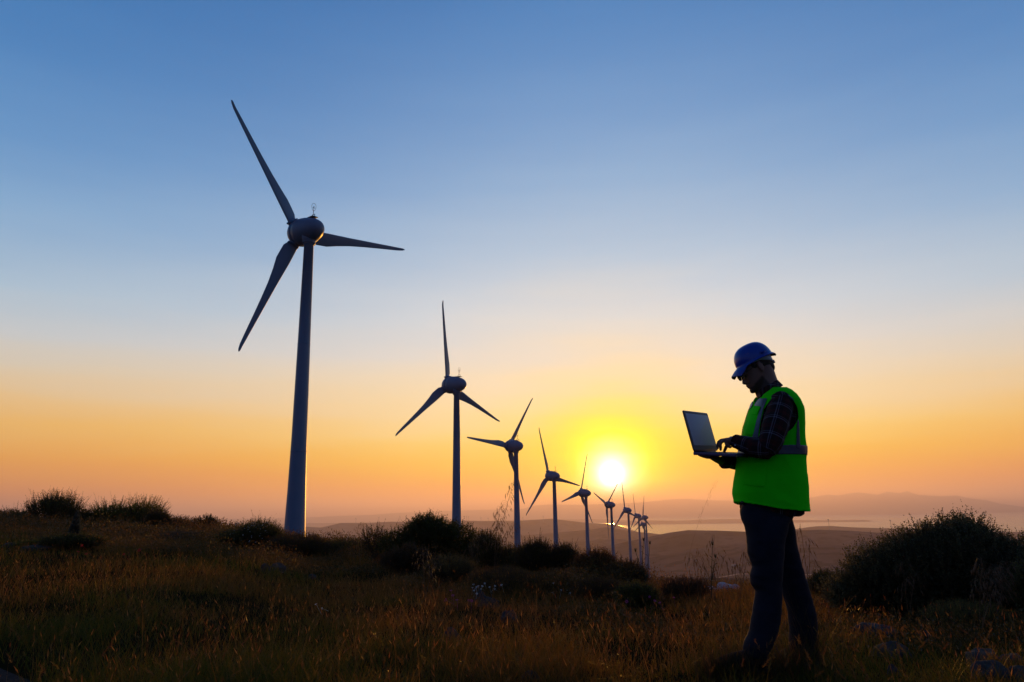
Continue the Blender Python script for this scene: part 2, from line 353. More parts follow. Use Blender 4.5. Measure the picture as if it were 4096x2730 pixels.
# ------------------------------------------------------------------ wind turbines
paint = mat('turbine_paint', (.105, .19, .285), .42, .35, noise=(.35, .6, (.088, .165, .25)))
paint_d = mat('turbine_joint', (.10, .11, .12), .6)
steel = mat('galvanised_steel', (.35, .36, .38), .4, metal=.6)
def blade_mesh():
    S = [(1.75, .82, -.82, .80, 60), (2.30, .82, -.82, .78, 50), (2.34, 1.85, -.86, .50, 16), (3.0, 2.16, -.86, .42, 15), (4.0, 2.2, -.86, .36, 14), (5.5, 2.22, -.84, .31, 14), (7.5, 1.80, -.76, .26, 11), (10, 1.40, -.66, .21, 8),
         (13, 1.12, -.58, .17, 7), (16, .90, -.50, .13, 4), (19, .70, -.42, .10, 2), (20.8, .55, -.36, .07, 1), (21.6, .42, -.30, .05, 0), (22.0, .20, -.20, .03, 0)]
    b = MB(); rings = []
    for r, ch, le, th, tw in S:
        if r < 2.32: ch = 1.64
        ring = []; tw = R(tw); k = 22; bend = max(0, r - 20.6) ** 1.6 * .16
        for j in range(k):
            a = 2 * math.pi * j / k; x = (1 - math.cos(a)) / 2
            if r < 2.32: xx, yy = -.02 - .82 * math.cos(a), .82 * math.sin(a)
            else:
                t_ = th * (1.9 * math.sqrt(max(x, 0)) * (1 - x) + .04); xx = le + ch * x; yy = (t_ if math.sin(a) > 0 else -t_ * .55)
                if x in (0, 1): yy = 0
            ring.append((xx * math.cos(tw) - yy * math.sin(tw), (xx * math.sin(tw) + yy * math.cos(tw)) * 1.0 - bend, r))
        rings.append(ring)
    b.rings(rings)
    return b
def lathe_y(prof, k=48):
    return [[(r * math.cos(2 * math.pi * j / k), y, r * math.sin(2 * math.pi * j / k)) for j in range(k)] for y, r in prof]
def make_turbine(L):
    root = empty('wind_turbine')
    b = MB(); prof = [(0, 1.72), (.02, 1.66), (L - 48, 1.62) if L > 50 else (1.2, 1.62), (L - 44, 1.50), (L - 38, 1.30), (L - 31, 1.13), (L - 15, .92), (L - .25, .74), (L - .2, .82), (L, .82)]
    k = 40; b.rings([[(r * math.cos(2 * math.pi * j / k), r * math.sin(2 * math.pi * j / k), z) for j in range(k)] for z, r in prof])
    tower = b.build('tower', paint, root)
    d = MB(); d.box((0, -1.60, 2.6), (.42, .08, 1.0)); d.build('door', paint_d, tower, False)
    for s in (1, 2):
        b = MB(); z = L * s / 3; rr = np.interp(z, [p[0] for p in prof], [p[1] for p in prof]) + .012
        b.rings([[(rr * math.cos(2 * math.pi * j / k), rr * math.sin(2 * math.pi * j / k), z + dz) for j in range(k)] for dz in (-.07, .07)])
        b.build('flange', paint, tower)
    hz = L + 2.26
    T4 = Matrix.Translation((0, 0, hz)) @ Matrix.Rotation(R(4), 4, 'X')
    b = MB(); b.rings(lathe_y([(-2.95, .05), (-2.9, .45), (-2.65, .88), (-2.2, 1.27), (-1.5, 1.62), (-.6, 1.9), (.4, 2.1), (1.3, 2.2), (1.95, 2.22), (1.97, 2.1)]))
    nac = b.build('nacelle', paint, root); nac.matrix_local = T4
    b = MB(); b.rings([[(r * math.cos(2 * math.pi * j / 32), r * math.sin(2 * math.pi * j / 32), z) for j in range(32)] for z, r in [(-2.32, .98), (-2.05, .98), (-1.85, 1.02), (-1.3, 1.5)]])
    nk = b.build('neck', paint, nac); nk.matrix_local = Matrix.Rotation(R(-4), 4, 'X')
    b = MB(); b.rings(lathe_y([(1.9, 2.12), (2.03, 2.12)])); b.build('seam', paint_d, nac)
    b = MB(); b.ell((1.35, -1.75, -.1), (.16, .16, .16)); b.build('vent', paint_d, nac)
    # wind gauge on its bracket
    b = MB(); b.box((0, -.55, 2.03), (.5, .75, .05)); 
    for y in (-1.05, -.35): b.tube([(0, y, 1.95), (0, y, 2.48)], .045, 8)
    b.tube([(0, -1.1, 2.47), (0, -.3, 2.47)], .045, 8); b.tube([(0, -.62, 2.47), (0, -.62, 3.2)], .045, 8); b.tube([(0, -.62, 3.2), (0, -.62, 3.75)], .03, 6)
    g = b.build('wind_gauge', paint_d, nac)
    b = MB(); n = 28; pts = [(.42 * math.sin(2 * math.pi * i / n) * (1 - .25 * math.cos(2 * math.pi * i / n)) * .9, -.62, 3.72 - .62 * math.cos(2 * math.pi * i / n)) for i in range(n + 1)]
    b.tube(pts, .028, 6, cap=False); b.tube([(-.18, -.62, 3.55), (.18, -.62, 3.6)], .04, 6); b.ell((0, -.62, 3.75), (.07, .07, .16)); b.build('lightning_ring', paint_d, g)
    b = MB(); b.rings(lathe_y([(2.01, 2.1), (2.02, 2.21), (2.6, 2.17), (3.1, 2.04), (3.6, 1.78), (4.1, 1.36), (4.45, .85), (4.6, .3), (4.62, .03)]))
    hub = b.build('spinner', paint, root); hub.matrix_local = T4
    bl0 = None
    for k_ in range(3):
        if bl0 is None: bl = blade_mesh().build('blade', paint, root); bl0 = bl
        else: bl = link(bl0.copy(), root)
        if k_ == 0:
            c = MB(); c.rings([[(r_ * math.cos(2 * math.pi * j / 24), r_ * .92 * math.sin(2 * math.pi * j / 24), z) for j in range(24)] for z, r_ in ((2.05, .9), (2.1, .98), (2.30, .98), (2.36, .9))]); cuff0 = c.build('blade_collar', paint, bl)
        else: link(cuff0.copy(), bl)
    return root
def kids(o): return [c for c in bpy.data.objects if c.parent == o]
def set_turbine(root, x, y, zb, yaw, ph, L):
    root.location = (x, y, zb); root.rotation_euler = (0, 0, -R(yaw))
    T = Matrix.Translation((0, 0, L + 2.26)) @ Matrix.Rotation(R(4), 4, 'X') @ Matrix.Translation((0, 3.06, 0))
    for k_, b in enumerate([c for c in kids(root) if c.name.startswith('blade')]):
        b.matrix_local = T @ Matrix.Rotation(R(ph + 120 * k_), 4, 'Y')
def copy_tree(o, parent=None):
    c = o.copy(); col.objects.link(c)
    if parent: c.parent = parent
    for ch in kids(o): copy_tree(ch, c)
    return c
TURB = [  # hub x, y, z, yaw, blade phase, tower length, label
    (-33.97, 110.03, 43.89, -49.3, 82.1, 48.6, 'tallest wind turbine, nearest of the row, its whole dark grey tower rising over low shrubs'),
    (-16.65, 185.52, 31.95, -50.6, 110.4, 49.6, 'second largest wind turbine, one blade straight up, tower behind the big dark bush'),
    (-1.68, 256.7, 22.4, -50.7, 34.5, 50, 'third wind turbine of the row, tall oats before its tower'),
    (15.07, 325.0, 15.12, -46.4, 100.4, 50, 'fourth wind turbine of the row, blades like a leaning Y'),
    (35.36, 398.94, 9.4, -57.6, 17.5, 50, 'wind turbine just left of the setting sun, its upright blade level with the sun'),
    (60.42, 491.52, 3.76, -58.1, 50.7, 50, 'wind turbine straight below the setting sun with two blades forming a V'),
    (85.5, 582.75, .12, -47.7, 108.3, 50, 'wind turbine whose blade tip touches the right edge of the sun glow'),
    (116.03, 722.52, -5.3, -56.1, 103.1, 54, 'small wind turbine just left of the last overlapping pair'),
    (133.62, 783.44, -7.32, -48, 3.9, 63, 'front wind turbine of the last overlapping pair, its pale tower reaching lowest behind the thistle'),
    (146.0, 868.5, -15.9, -55, 8.5, 52, 'farthest wind turbine of the row, half hidden behind the front one of the pair')]
first = None
for x, y, z, yaw, ph, L, lab in TURB:
    n = (math.sin(R(yaw)), math.cos(R(yaw))); tx, ty = x - n[0] * 3.06, y - n[1] * 3.06
    t = make_turbine(L) if (first is None or L != first[1]) else copy_tree(first[0])
    if first is None or L == 50: first = (t, L)
    zb = z - 2.26 - L
    set_turbine(t, tx, ty, min(zb, zb), yaw, ph, L)
    tag(t, lab, 'wind turbine', 'row of wind turbines running downhill')
# turbines on far ridges: (px, hub py, distance, phase, label)
FARM = [(1424, 2075, 7600, 10, 'tiny hazy wind turbine, first from the left on the far ridge'), (1516, 2071, 7700, 50, 'tiny hazy wind turbine, second from the left on the far ridge'),
        (1600, 2068, 7700, 0, 'tiny hazy wind turbine on the far ridge left of the big dark bush'), (1867, 2067, 7900, 20, 'tiny hazy turbine, left one of the close pair between second and third towers'),
        (1875, 2068, 8000, 70, 'tiny hazy turbine, right one of the close pair between second and third towers'), (1924, 2072, 7900, 95, 'tiny hazy wind turbine on the far ridge, just right of the close pair'),
        (1953, 2075, 8000, 30, 'tiny hazy wind turbine on the far ridge behind the tall oats'), (2092, 2072, 7900, 5, 'tiny hazy wind turbine on the far ridge just right of the third tower'),
        (2173, 2066, 7800, 60, 'tiny hazy wind turbine on the far ridge just left of the fourth tower'),
        (3313.7, 2080, 3900, 40, 'small lone wind turbine on the low hill between the man and the big bush'), (3561.6, 2083, 3900, 100, 'small lone wind turbine half hidden behind the big bush at right')]
for px, py, dist, ph, lab in FARM:
    d = ray(px, py); d = d / math.hypot(d[0], d[1]) * dist
    t = copy_tree(first[0]); set_turbine(t, d[0], d[1], d[2] - 52.26, -60, ph, 50)
    tag(t, lab, 'wind turbine', 'distant wind turbines on the hazy ridges')

# ------------------------------------------------------------------ far houses and a ship
wall_w = mat('white_wall', (.6, .58, .55), .8); roof_m = mat('roof_tile', (.25, .10, .06), .8); hull_m = mat('ship_hull', (.10, .07, .08), .6); glass_d = mat('dark_opening', (.02, .02, .025), .4)
for px, r_, w_, lab in ((3402, 2290, 11, 'tiny pale house on the dark slope left of the big bush'), (2917, 1900, 9, 'tiny pale house on the dark slope just left of the man'), (2390, 2500, 10, 'tiny pale house low in the valley below the sun')):
    b = polar(px, r_); ho = empty('house', b); b_ = MB(); b_.box((0, 0, 1.4), (w_ / 2, 3.2, 2.4)); b_.build('wall', wall_w, ho, False)
    b_ = MB(); b_.add([(-w_ / 2 - .4, -3.7, 3.8), (w_ / 2 + .4, -3.7, 3.8), (w_ / 2 + .4, 3.7, 3.8), (-w_ / 2 - .4, 3.7, 3.8), (-w_ / 2 - .4, 0, 5.6), (w_ / 2 + .4, 0, 5.6)], [(0, 1, 5, 4), (2, 3, 4, 5), (0, 4, 3), (1, 2, 5), (0, 3, 2, 1)]); b_.build('roof', roof_m, ho, False)
    b_ = MB(); b_.box((0, -3.25, 1.2), (.6, .08, 1.2)); b_.build('door', glass_d, ho, False); tag(ho, lab, 'house', 'houses on the far slopes')
d = ray(3339, 2073.5); d = d / d[2] * SEA; sh = empty('ship', d); hl_ = MB()
hl_.rings([[(x * sx + (3 if x > 0 else 0) * k_, y * sy, z) for x, y in ((-46, 0), (-38, -8), (30, -9), (50, 0), (30, 9), (-38, 8))] for k_, (sx, sy, z) in enumerate(((.92, .8, -3), (1, 1, 7)))]); hl_.build('hull', hull_m, sh, False)
b_ = MB(); b_.box((-26, 0, 13), (9, 7, 7)); b_.build('superstructure', wall_w, sh, False); b_ = MB(); b_.box((-26, 0, 24), (2.5, 2.5, 5)); b_.build('funnel', hull_m, sh, False)
tag(sh, 'tiny ship on the far sea just right of the man, above the long low island', 'ship')

# ------------------------------------------------------------------ shrubs
def unit(v): return v / (np.linalg.norm(v, axis=-1, keepdims=True) + 1e-9)
def leaf_quads(P, D, size, ratio, rng_, fold=.0):
    """P tips' base points, D directions: one rhombus leaf each"""
    n = len(P); U = unit(np.cross(D, rng_.normal(size=(n, 3)))); L = size[:, None]; W = U * (size * ratio)[:, None] * .5
    V = np.stack([P, P + D * L * .45 + W, P + D * L, P + D * L * .45 - W], 1).reshape(-1, 3)
    Fc = np.arange(4 * n).reshape(-1, 4)
    return V, Fc
def shrub(name, label, group, px0, px1, pytop, r=None, pybot=None, lobes=None, nshoot=500, slen=.14, leaf=.022, ratio=.4, per=14, c1=(.035, .05, .018), c2=(.06, .07, .03), up=.35, m=None, fill=1.0, seed=0, depth=1.0, spiky=0, cat='shrub', sparse=0):
    g = np.random.default_rng(seed + 100)
    pxm = (px0 + px1) / 2
    b = foot(pxm, pybot) if pybot else polar(pxm, r)
    dist = math.hypot(b.x, b.y); half = (px1 - px0) / 2 / F_PX * dist * (1.0 if cat == 'bush' else 1.16); nshoot = int(nshoot * 1.35)
    d = ray(pxm, pytop); H = d[2] / math.hypot(d[0], d[1]) * dist - b.z
    if H < .05: print('LOW', name, pxm, H); H = .1
    root = empty(name, b); right = np.array([math.cos(math.atan2(b.x, b.y)), -math.sin(math.atan2(b.x, b.y)), 0]); fwd = np.array([-right[1], right[0], 0])
    lobes = lobes or [(0, 0, .52, .95, .8, .5), (-.42, .1, .45, .55, .6, .42), (.45, -.1, .42, .52, .6, .40), (.1, -.2, .6, .5, .5, .38)]
    LB = [(right * l[0] * half + fwd * l[1] * half * depth + np.array([0, 0, l[2] * H]), np.array([l[3] * half, l[4] * half * depth, l[5] * H])) for l in lobes]
    vol = np.array([np.prod(x[1]) ** (2 / 3) for x in LB]); vol /= vol.sum()
    Pl = []; Dl = []; Sl = []; Cl = []; stems = MB()
    k = g.choice(len(LB), nshoot, p=vol); u = unit(g.normal(size=(nshoot, 3))); u[:, 2] = np.abs(u[:, 2]) * 1.0 - .15 * (g.random(nshoot) < .35); u = unit(u)
    C = np.array([LB[i][0] for i in k]); Rr = np.array([LB[i][1] for i in k])
    basis = np.stack([right, fwd, np.array([0, 0, 1.])])
    depthf = .62 + .38 * g.random(nshoot) ** .6
    S0 = C + ((u * Rr * depthf[:, None]) @ basis)
    S0[:, 2] = np.maximum(S0[:, 2], .02)
    D0 = unit((u / Rr * Rr.mean()) @ basis * .8 + np.array([0, 0, up]) + g.normal(size=(nshoot, 3)) * .28)
    Ls = slen * (.5 + g.random(nshoot)) * (1 + spiky * (g.random(nshoot) < .06) * 1.6)
    S0 -= D0 * (Ls * .55)[:, None]
    tone = g.random(nshoot)
    for q in range(per):
        f = (q + g.random(nshoot)) / per
        P = S0 + D0 * (Ls * f)[:, None] + g.normal(size=(nshoot, 3)) * .004
        side = unit(np.cross(D0, g.normal(size=(nshoot, 3)))); D = unit(D0 * .55 + side * .75 + np.array([0, 0, .1]))
        Pl.append(P); Dl.append(D); Sl.append(leaf * (.6 + .8 * g.random(nshoot)) * (1 - .35 * f)); Cl.append(tone + .35 * (f - .5) + .2 * g.normal(size=nshoot))
    nf = int(nshoot * per * .35 * fill)
    k = g.choice(len(LB), nf, p=vol); u = unit(g.normal(size=(nf, 3))) * (g.random(nf) ** .4)[:, None] * .86
    P = np.array([LB[i][0] for i in k]) + (u * np.array([LB[i][1] for i in k])) @ basis; P[:, 2] = np.abs(P[:, 2])
    Pl.append(P); Dl.append(unit(g.normal(size=(nf, 3)))); Sl.append(np.full(nf, leaf * 1.7) * (.7 + .6 * g.random(nf))); Cl.append(g.random(nf) * .5)
    P = np.concatenate(Pl); D = np.concatenate(Dl); S = np.concatenate(Sl); Cc = np.clip(np.concatenate(Cl), 0, 1)[:, None]
    if sparse:
        keep = g.random(len(P)) > sparse; P, D, S, Cc = P[keep], D[keep], S[keep], Cc[keep]
    V, Fc = leaf_quads(P, D, S, ratio, g)
    cols = np.repeat((np.array(c1) * (1 - Cc) + np.array(c2) * Cc) * np.array((1.5, 1.3, .70)), 4, 0)
    mesh_obj('foliage', V, Fc, m or leaf_m, root, colors=cols)
    sw = max(1, dist / 9) ** .35
    for i in range(0, nshoot, max(1, nshoot // (1300 if cat == 'bush' else 420))):
        a = S0[i]; e = a + D0[i] * Ls[i]; mid = a * .5 + np.array([0, 0, .1 * H]); 
        if not sparse and i % 3: mid = a * .6
        
        if i % 5: stems.tube([tuple(a), tuple(a + D0[i] * Ls[i] * .5), tuple(e)], [.0032 * sw, .0022 * sw, .001 * sw], 4); continue
        stems.tube([(a[0] * .08, a[1] * .08, -.03), tuple(mid), tuple(a), tuple(e)], [.012 * half ** .5 + .004, .007, .004, .0015], 5)
    stems.build('stem', bark_m, root, False)
    return tag(root, label, cat, group)
leaf_m = mat('shrub_leaf', attr=True, rough=.5, spec=.25, trans=.48)
bark_m = mat('shrub_bark', (.07, .05, .035), .9, .1)
DK, DK2 = (.034, .038, .013), (.10, .095, .030)
OL, OL2 = (.035, .042, .020), (.075, .082, .045)
RD, RD2 = (.060, .034, .018), (.13, .065, .030)
GN, GN2 = (.045, .058, .014), (.10, .11, .03)
G1 = 'dark shrubs along the hill crest'; G2 = 'low cushion shrubs in the grass'
flat3 = [(0, 0, .45, .98, .8, .5), (-.5, 0, .4, .5, .6, .4), (.5, 0, .38, .5, .6, .42)]
shrub('shrub', 'spiky dark shrub with upright shoots, on the skyline at the far left', G1, 88, 300, 1974, r=33, nshoot=520, slen=.55, leaf=.055, per=18, c1=DK, c2=DK2, up=.9, spiky=.6, seed=1, lobes=[(.1, 0, .5, .7, .7, .42), (-.6, 0, .25, .45, .6, .25), (.65, 0, .3, .4, .5, .28), (.15, .1, .65, .42, .5, .3)])
shrub('shrub', 'small low shrub sloping right from the spiky skyline shrub', G1, 290, 400, 2045, r=33, nshoot=220, slen=.25, leaf=.05, c1=DK, c2=DK2, seed=2)
shrub('shrub', 'low reddish heath shrub at the very left edge of the crest', G1, -90, 92, 2042, r=36, nshoot=420, slen=.16, leaf=.035, ratio=.25, c1=RD, c2=RD, seed=3)
shrub('shrub', 'olive green shrub with flat spreading tips, left of the nearest turbine', G1, 392, 625, 2000, r=33, nshoot=480, slen=.6, leaf=.06, per=18, c1=GN, c2=(.16, .16, .03), up=.5, spiky=.5, seed=4, lobes=[(-.35, 0, .5, .5, .6, .38), (.35, 0, .55, .55, .6, .42), (0, 0, .3, .98, .7, .3)])
shrub('shrub', 'dull brown shrub sloping down from the olive green skyline shrub', G1, 612, 745, 2036, r=31, nshoot=360, slen=.3, leaf=.05, c1=DK, c2=RD, seed=5, lobes=[(-.5, 0, .5, .6, .7, .45), (.3, 0, .3, .7, .7, .3)])
shrub('shrub', 'small round bush alone on the skyline left of the nearest turbine', G1, 772, 872, 2062, r=29, nshoot=240, slen=.15, leaf=.04, c1=DK, c2=DK, seed=6)
shrub('shrub', 'low grey domed cushion in the grass below the small round skyline bush', G2, 640, 806, 2122, pybot=2172, nshoot=700, slen=.06, leaf=.02, ratio=.2, c1=(.055, .048, .05), c2=(.075, .065, .065), seed=7, lobes=[(0, 0, .45, 1, .9, .5)])
shrub('shrub', 'dark low tangle at the foot of the cone shaped mullein', G2, 190, 380, 2138, pybot=2200, nshoot=420, slen=.12, leaf=.035, c1=DK, c2=DK2, seed=8)
shrub('shrub', 'bright green low bush in shade near the left end of the grass', G2, 80, 165, 2166, pybot=2192, nshoot=160, slen=.12, leaf=.035, c1=GN, c2=GN2, seed=9)
shrub('shrub', 'dark bush dotted with white flowers, just left of the nearest turbine tower', G1, 885, 1115, 2074, r=19, nshoot=850, slen=.2, leaf=.032, c1=DK, c2=DK2, up=.5, spiky=1, seed=10, lobes=[(.25, 0, .5, .6, .7, .46), (-.35, 0, .35, .6, .7, .35), (.6, 0, .35, .4, .5, .36)])
shrub('shrub', 'dark bush covering the foot of the nearest turbine tower', G1, 1085, 1300, 2128, r=18, nshoot=560, slen=.15, leaf=.028, c1=DK, c2=RD, seed=11, lobes=flat3)
shrub('shrub', 'low dark bush just right of the nearest turbine tower', G1, 1280, 1475, 2150, r=19, nshoot=620, slen=.14, leaf=.028, c1=DK, c2=DK2, seed=12, lobes=flat3)
shrub('shrub', 'thin airy shrub with loose twigs, left of the big dark bush', G1, 1450, 1570, 2108, r=16, nshoot=200, slen=.28, leaf=.035, ratio=.5, per=11, c1=DK, c2=DK2, up=.8, fill=.2, seed=13, spiky=1, sparse=.25)
shrub('shrub', 'big dense dark bush in front of the second turbine tower', G1, 1545, 1922, 2052, r=15, nshoot=1300, slen=.16, leaf=.034, ratio=.5, per=16, c1=DK, c2=(.035, .05, .014), up=.4, spiky=.5, seed=14, lobes=[(-.1, 0, .5, .55, .6, .48), (.35, .1, .42, .55, .6, .42), (-.55, -.1, .38, .42, .5, .38), (.75, 0, .3, .28, .4, .33), (-.15, 0, .72, .3, .35, .26), (.1, -.2, .6, .35, .4, .32)])
shrub('shrub', 'olive bush with sunlit tips sloping right from the big dark bush', G1, 1885, 2120, 2110, r=13.5, nshoot=900, slen=.15, leaf=.026, ratio=.3, c1=OL, c2=(.10, .08, .03), up=.6, spiky=.5, seed=15, lobes=[(-.4, 0, .5, .5, .6, .45), (.3, 0, .3, .65, .6, .34)])
shrub('shrub', 'reddish brown bush in front of the left side of the big dark bush', G2, 1540, 1722, 2178, r=12.5, nshoot=560, slen=.12, leaf=.022, ratio=.3, c1=(.04, .026, .012), c2=(.10, .06, .022), seed=16)
shrub('shrub', 'wide grey green cushion of fine twigs before the big dark bush', G2, 1702, 1892, 2208, r=10.6, nshoot=1100, slen=.07, leaf=.013, ratio=.3, per=14, c1=(.05, .042, .02), c2=(.17, .12, .05), seed=17, lobes=flat3)
shrub('shrub', 'long low cushion shrub with white flowers beneath the third turbine', G2, 1882, 2120, 2254, r=9.8, nshoot=1200, slen=.07, leaf=.012, ratio=.3, per=13, c1=(.05, .034, .016), c2=(.17, .095, .035), seed=18, lobes=flat3)
shrub('shrub', 'upright bush with sunlit tips hiding the third turbine tower foot', G1, 2066, 2216, 2160, r=12.4, nshoot=620, slen=.16, leaf=.024, ratio=.35, c1=DK, c2=(.09, .07, .02), up=.7, spiky=.8, seed=19)
shrub('shrub', 'bush hiding the foot of the fourth turbine tower', G1, 2186, 2316, 2178, r=12.4, nshoot=560, slen=.15, leaf=.024, ratio=.35, c1=DK, c2=(.08, .06, .02), up=.6, spiky=.8, seed=20)
shrub('shrub', 'rusty red bush below the fifth turbine tower', G1, 2290, 2470, 2196, r=11.4, nshoot=950, slen=.13, leaf=.02, ratio=.4, c1=(.045, .026, .012), c2=(.13, .06, .022), up=.4, spiky=.6, seed=21)
shrub('shrub', 'dark bush with orange rim just left of the tall thistle', G1, 2425, 2566, 2244, r=10.8, nshoot=560, slen=.12, leaf=.02, ratio=.4, c1=(.035, .024, .010), c2=(.11, .06, .02), up=.4, spiky=.5, seed=22)
shrub('shrub', 'brown cushion below the sunlit bushes, behind the white daisies', G2, 2105, 2310, 2268, r=9.6, nshoot=950, slen=.07, leaf=.013, ratio=.3, per=13, c1=(.05, .032, .014), c2=(.17, .09, .032), seed=23, lobes=flat3)
shrub('shrub', 'dark brown cushion between the daisies and the tall thistle', G2, 2290, 2470, 2300, r=8.9, nshoot=900, slen=.07, leaf=.013, ratio=.3, per=13, c1=(.04, .022, .010), c2=(.12, .065, .025), seed=24, lobes=flat3)
shrub('shrub', 'small leafy green clump at the foot of the tall thistle', G2, 2450, 2600, 2335, r=8.3, nshoot=420, slen=.1, leaf=.022, ratio=.35, c1=GN, c2=(.10, .095, .03), seed=25)
shrub('shrub', 'low russet clump on the brow between the thistle and the pale stones', G2, 2640, 2800, 2304, r=9.8, nshoot=420, slen=.1, leaf=.018, ratio=.25, c1=RD, c2=RD2, seed=26, lobes=flat3)
shrub('shrub', 'small round bush just right of the man on the brow', G1, 3216, 3330, 2284, r=10.4, nshoot=480, slen=.1, leaf=.02, ratio=.5, c1=GN, c2=(.07, .06, .02), seed=27)
shrub('tree', 'large dark wild olive bush filling the right side', None, 3325, 4056, 2052, r=8.8, nshoot=2800, slen=.17, leaf=.030, ratio=.40, per=20, c1=(.034, .038, .026), c2=(.095, .098, .075), up=.7, spiky=.5, seed=28, cat='bush', depth=.7,
      lobes=[(.24, 0, .60, .42, .7, .38), (.60, 0, .46, .34, .6, .36), (-.15, -.1, .50, .35, .6, .36), (-.45, 0, .40, .36, .6, .32), (-.75, 0, .20, .22, .5, .24), (.15, -.2, .42, .6, .6, .36), (-.02, 0, .66, .18, .4, .24), (.30, .1, .76, .24, .4, .22), (0, 0, .22, .95, .6, .24)])
shrub('shrub', 'grey olive shrub cut off by the right edge of the picture', G1, 4040, 4230, 2216, r=7.7, nshoot=700, slen=.14, leaf=.024, c1=OL, c2=OL2, up=.5, seed=29)
shrub('shrub', 'wide brown cushion in front of the wild olive bush', G2, 3365, 3765, 2316, pybot=2480, nshoot=2400, slen=.06, leaf=.010, ratio=.3, per=13, c1=(.06, .040, .024), c2=(.18, .11, .065), seed=30, lobes=[(-.3, 0, .45, .6, .5, .5), (.35, -.1, .35, .55, .5, .40), (-.75, 0, .3, .28, .4, .3)])
shrub('shrub', 'grey green cushion at the right edge below the olive shrub', G2, 3745, 4150, 2400, pybot=2550, nshoot=2400, slen=.06, leaf=.010, ratio=.3, per=13, c1=(.06, .055, .025), c2=(.18, .15, .06), seed=31, lobes=[(-.2, 0, .5, .6, .5, .45), (.5, -.1, .35, .55, .5, .40)])

# mullein: cone of leaves round one stalk
g = np.random.default_rng(5); b = foot(292, 2196); ds = math.hypot(b.x, b.y)
mu = empty('mullein', b); Hm = 124 / F_PX * ds; n = 900; hh = g.random(n) ** 1.1; aa = g.random(n) * 6.283; rad = .20 * Hm * (1 - hh) ** .8 + .012
P = np.stack([np.cos(aa) * rad * .3, np.sin(aa) * rad * .3, hh * Hm], -1); D = unit(np.stack([np.cos(aa), np.sin(aa), np.full(n, .9)], -1))
V, Fc = leaf_quads(P, D, rad * .95 + .01, .28, g); mesh_obj('foliage', V, Fc, leaf_m, mu, colors=np.full((len(V), 3), (.06, .075, .06)))
b_ = MB(); b_.tube([(0, 0, -.02), (0, 0, Hm * .98)], [.02, .006], 6); b_.build('stem', bark_m, mu)
tag(mu, 'cone shaped pale mullein standing in the grass below the spiky skyline shrub', 'plant')

# low scrub that knits the bushes of the crest together
g = np.random.default_rng(91); n = 12000; a = np.radians(np.concatenate([g.uniform(-40, 9.5, n * 4 // 5), g.uniform(9.5, 40, n // 5)])); Rc = tab(CREST_R, np.degrees(a)); r = Rc * g.uniform(.46, 1.06, n)
x, y = r * np.sin(a), r * np.cos(a); k = fbm(x / 2.6, y / 2.6, 71) + .55 * np.clip((r / Rc - .6) / .35, 0, 1) + .25 * (np.degrees(a) < 8) > .13; x, y, r, a = x[k], y[k], r[k], a[k]; n = len(x)
hh = (.10 + .46 * np.clip(fbm(x / 1.5, y / 1.5, 72) * 1.3 + .45, 0, 1) ** 1.6) * np.clip(.45 + r / 34, .5, 1.25) * np.where(np.degrees(a) > 9.5, .55, 1) * np.where(np.degrees(a) < -20, 1.0, 1.2); z = height(x, y); PL, DL, SL, CL = [], [], [], []
tone = np.clip(fbm(x / 1.2, y / 1.2, 73) + .5, 0, 1)
for q_ in range(40):
    o = g.normal(size=(n, 3)) * (.16 * np.maximum(1, r / 14))[:, None]; f = g.random(n) ** 1.1
    PL.append(np.stack([x + o[:, 0], y + o[:, 1], z + hh * f * (1 - .25 * np.hypot(o[:, 0], o[:, 1]) / .4).clip(.2, 1)], -1)); DL.append(unit(g.normal(size=(n, 3)) * .6 + np.array([0, 0, .7]))); SL.append(.028 * np.maximum(1, r / 12) * (.6 + .9 * g.random(n))); CL.append(np.clip(tone + .25 * g.normal(size=n), 0, 1))
P, D, S, T_ = map(np.concatenate, (PL, DL, SL, CL)); V, Fc = leaf_quads(P, D, S, .34, g)
cols = np.repeat(np.array((.040, .038, .008)) * (1 - T_[:, None]) + np.array((.19, .085, .020)) * T_[:, None], 4, 0)
tag(mesh_obj('undergrowth', V, Fc, leaf_m, colors=cols), 'low dark scrub knitting the bushes of the crest together', 'undergrowth', kind='stuff')

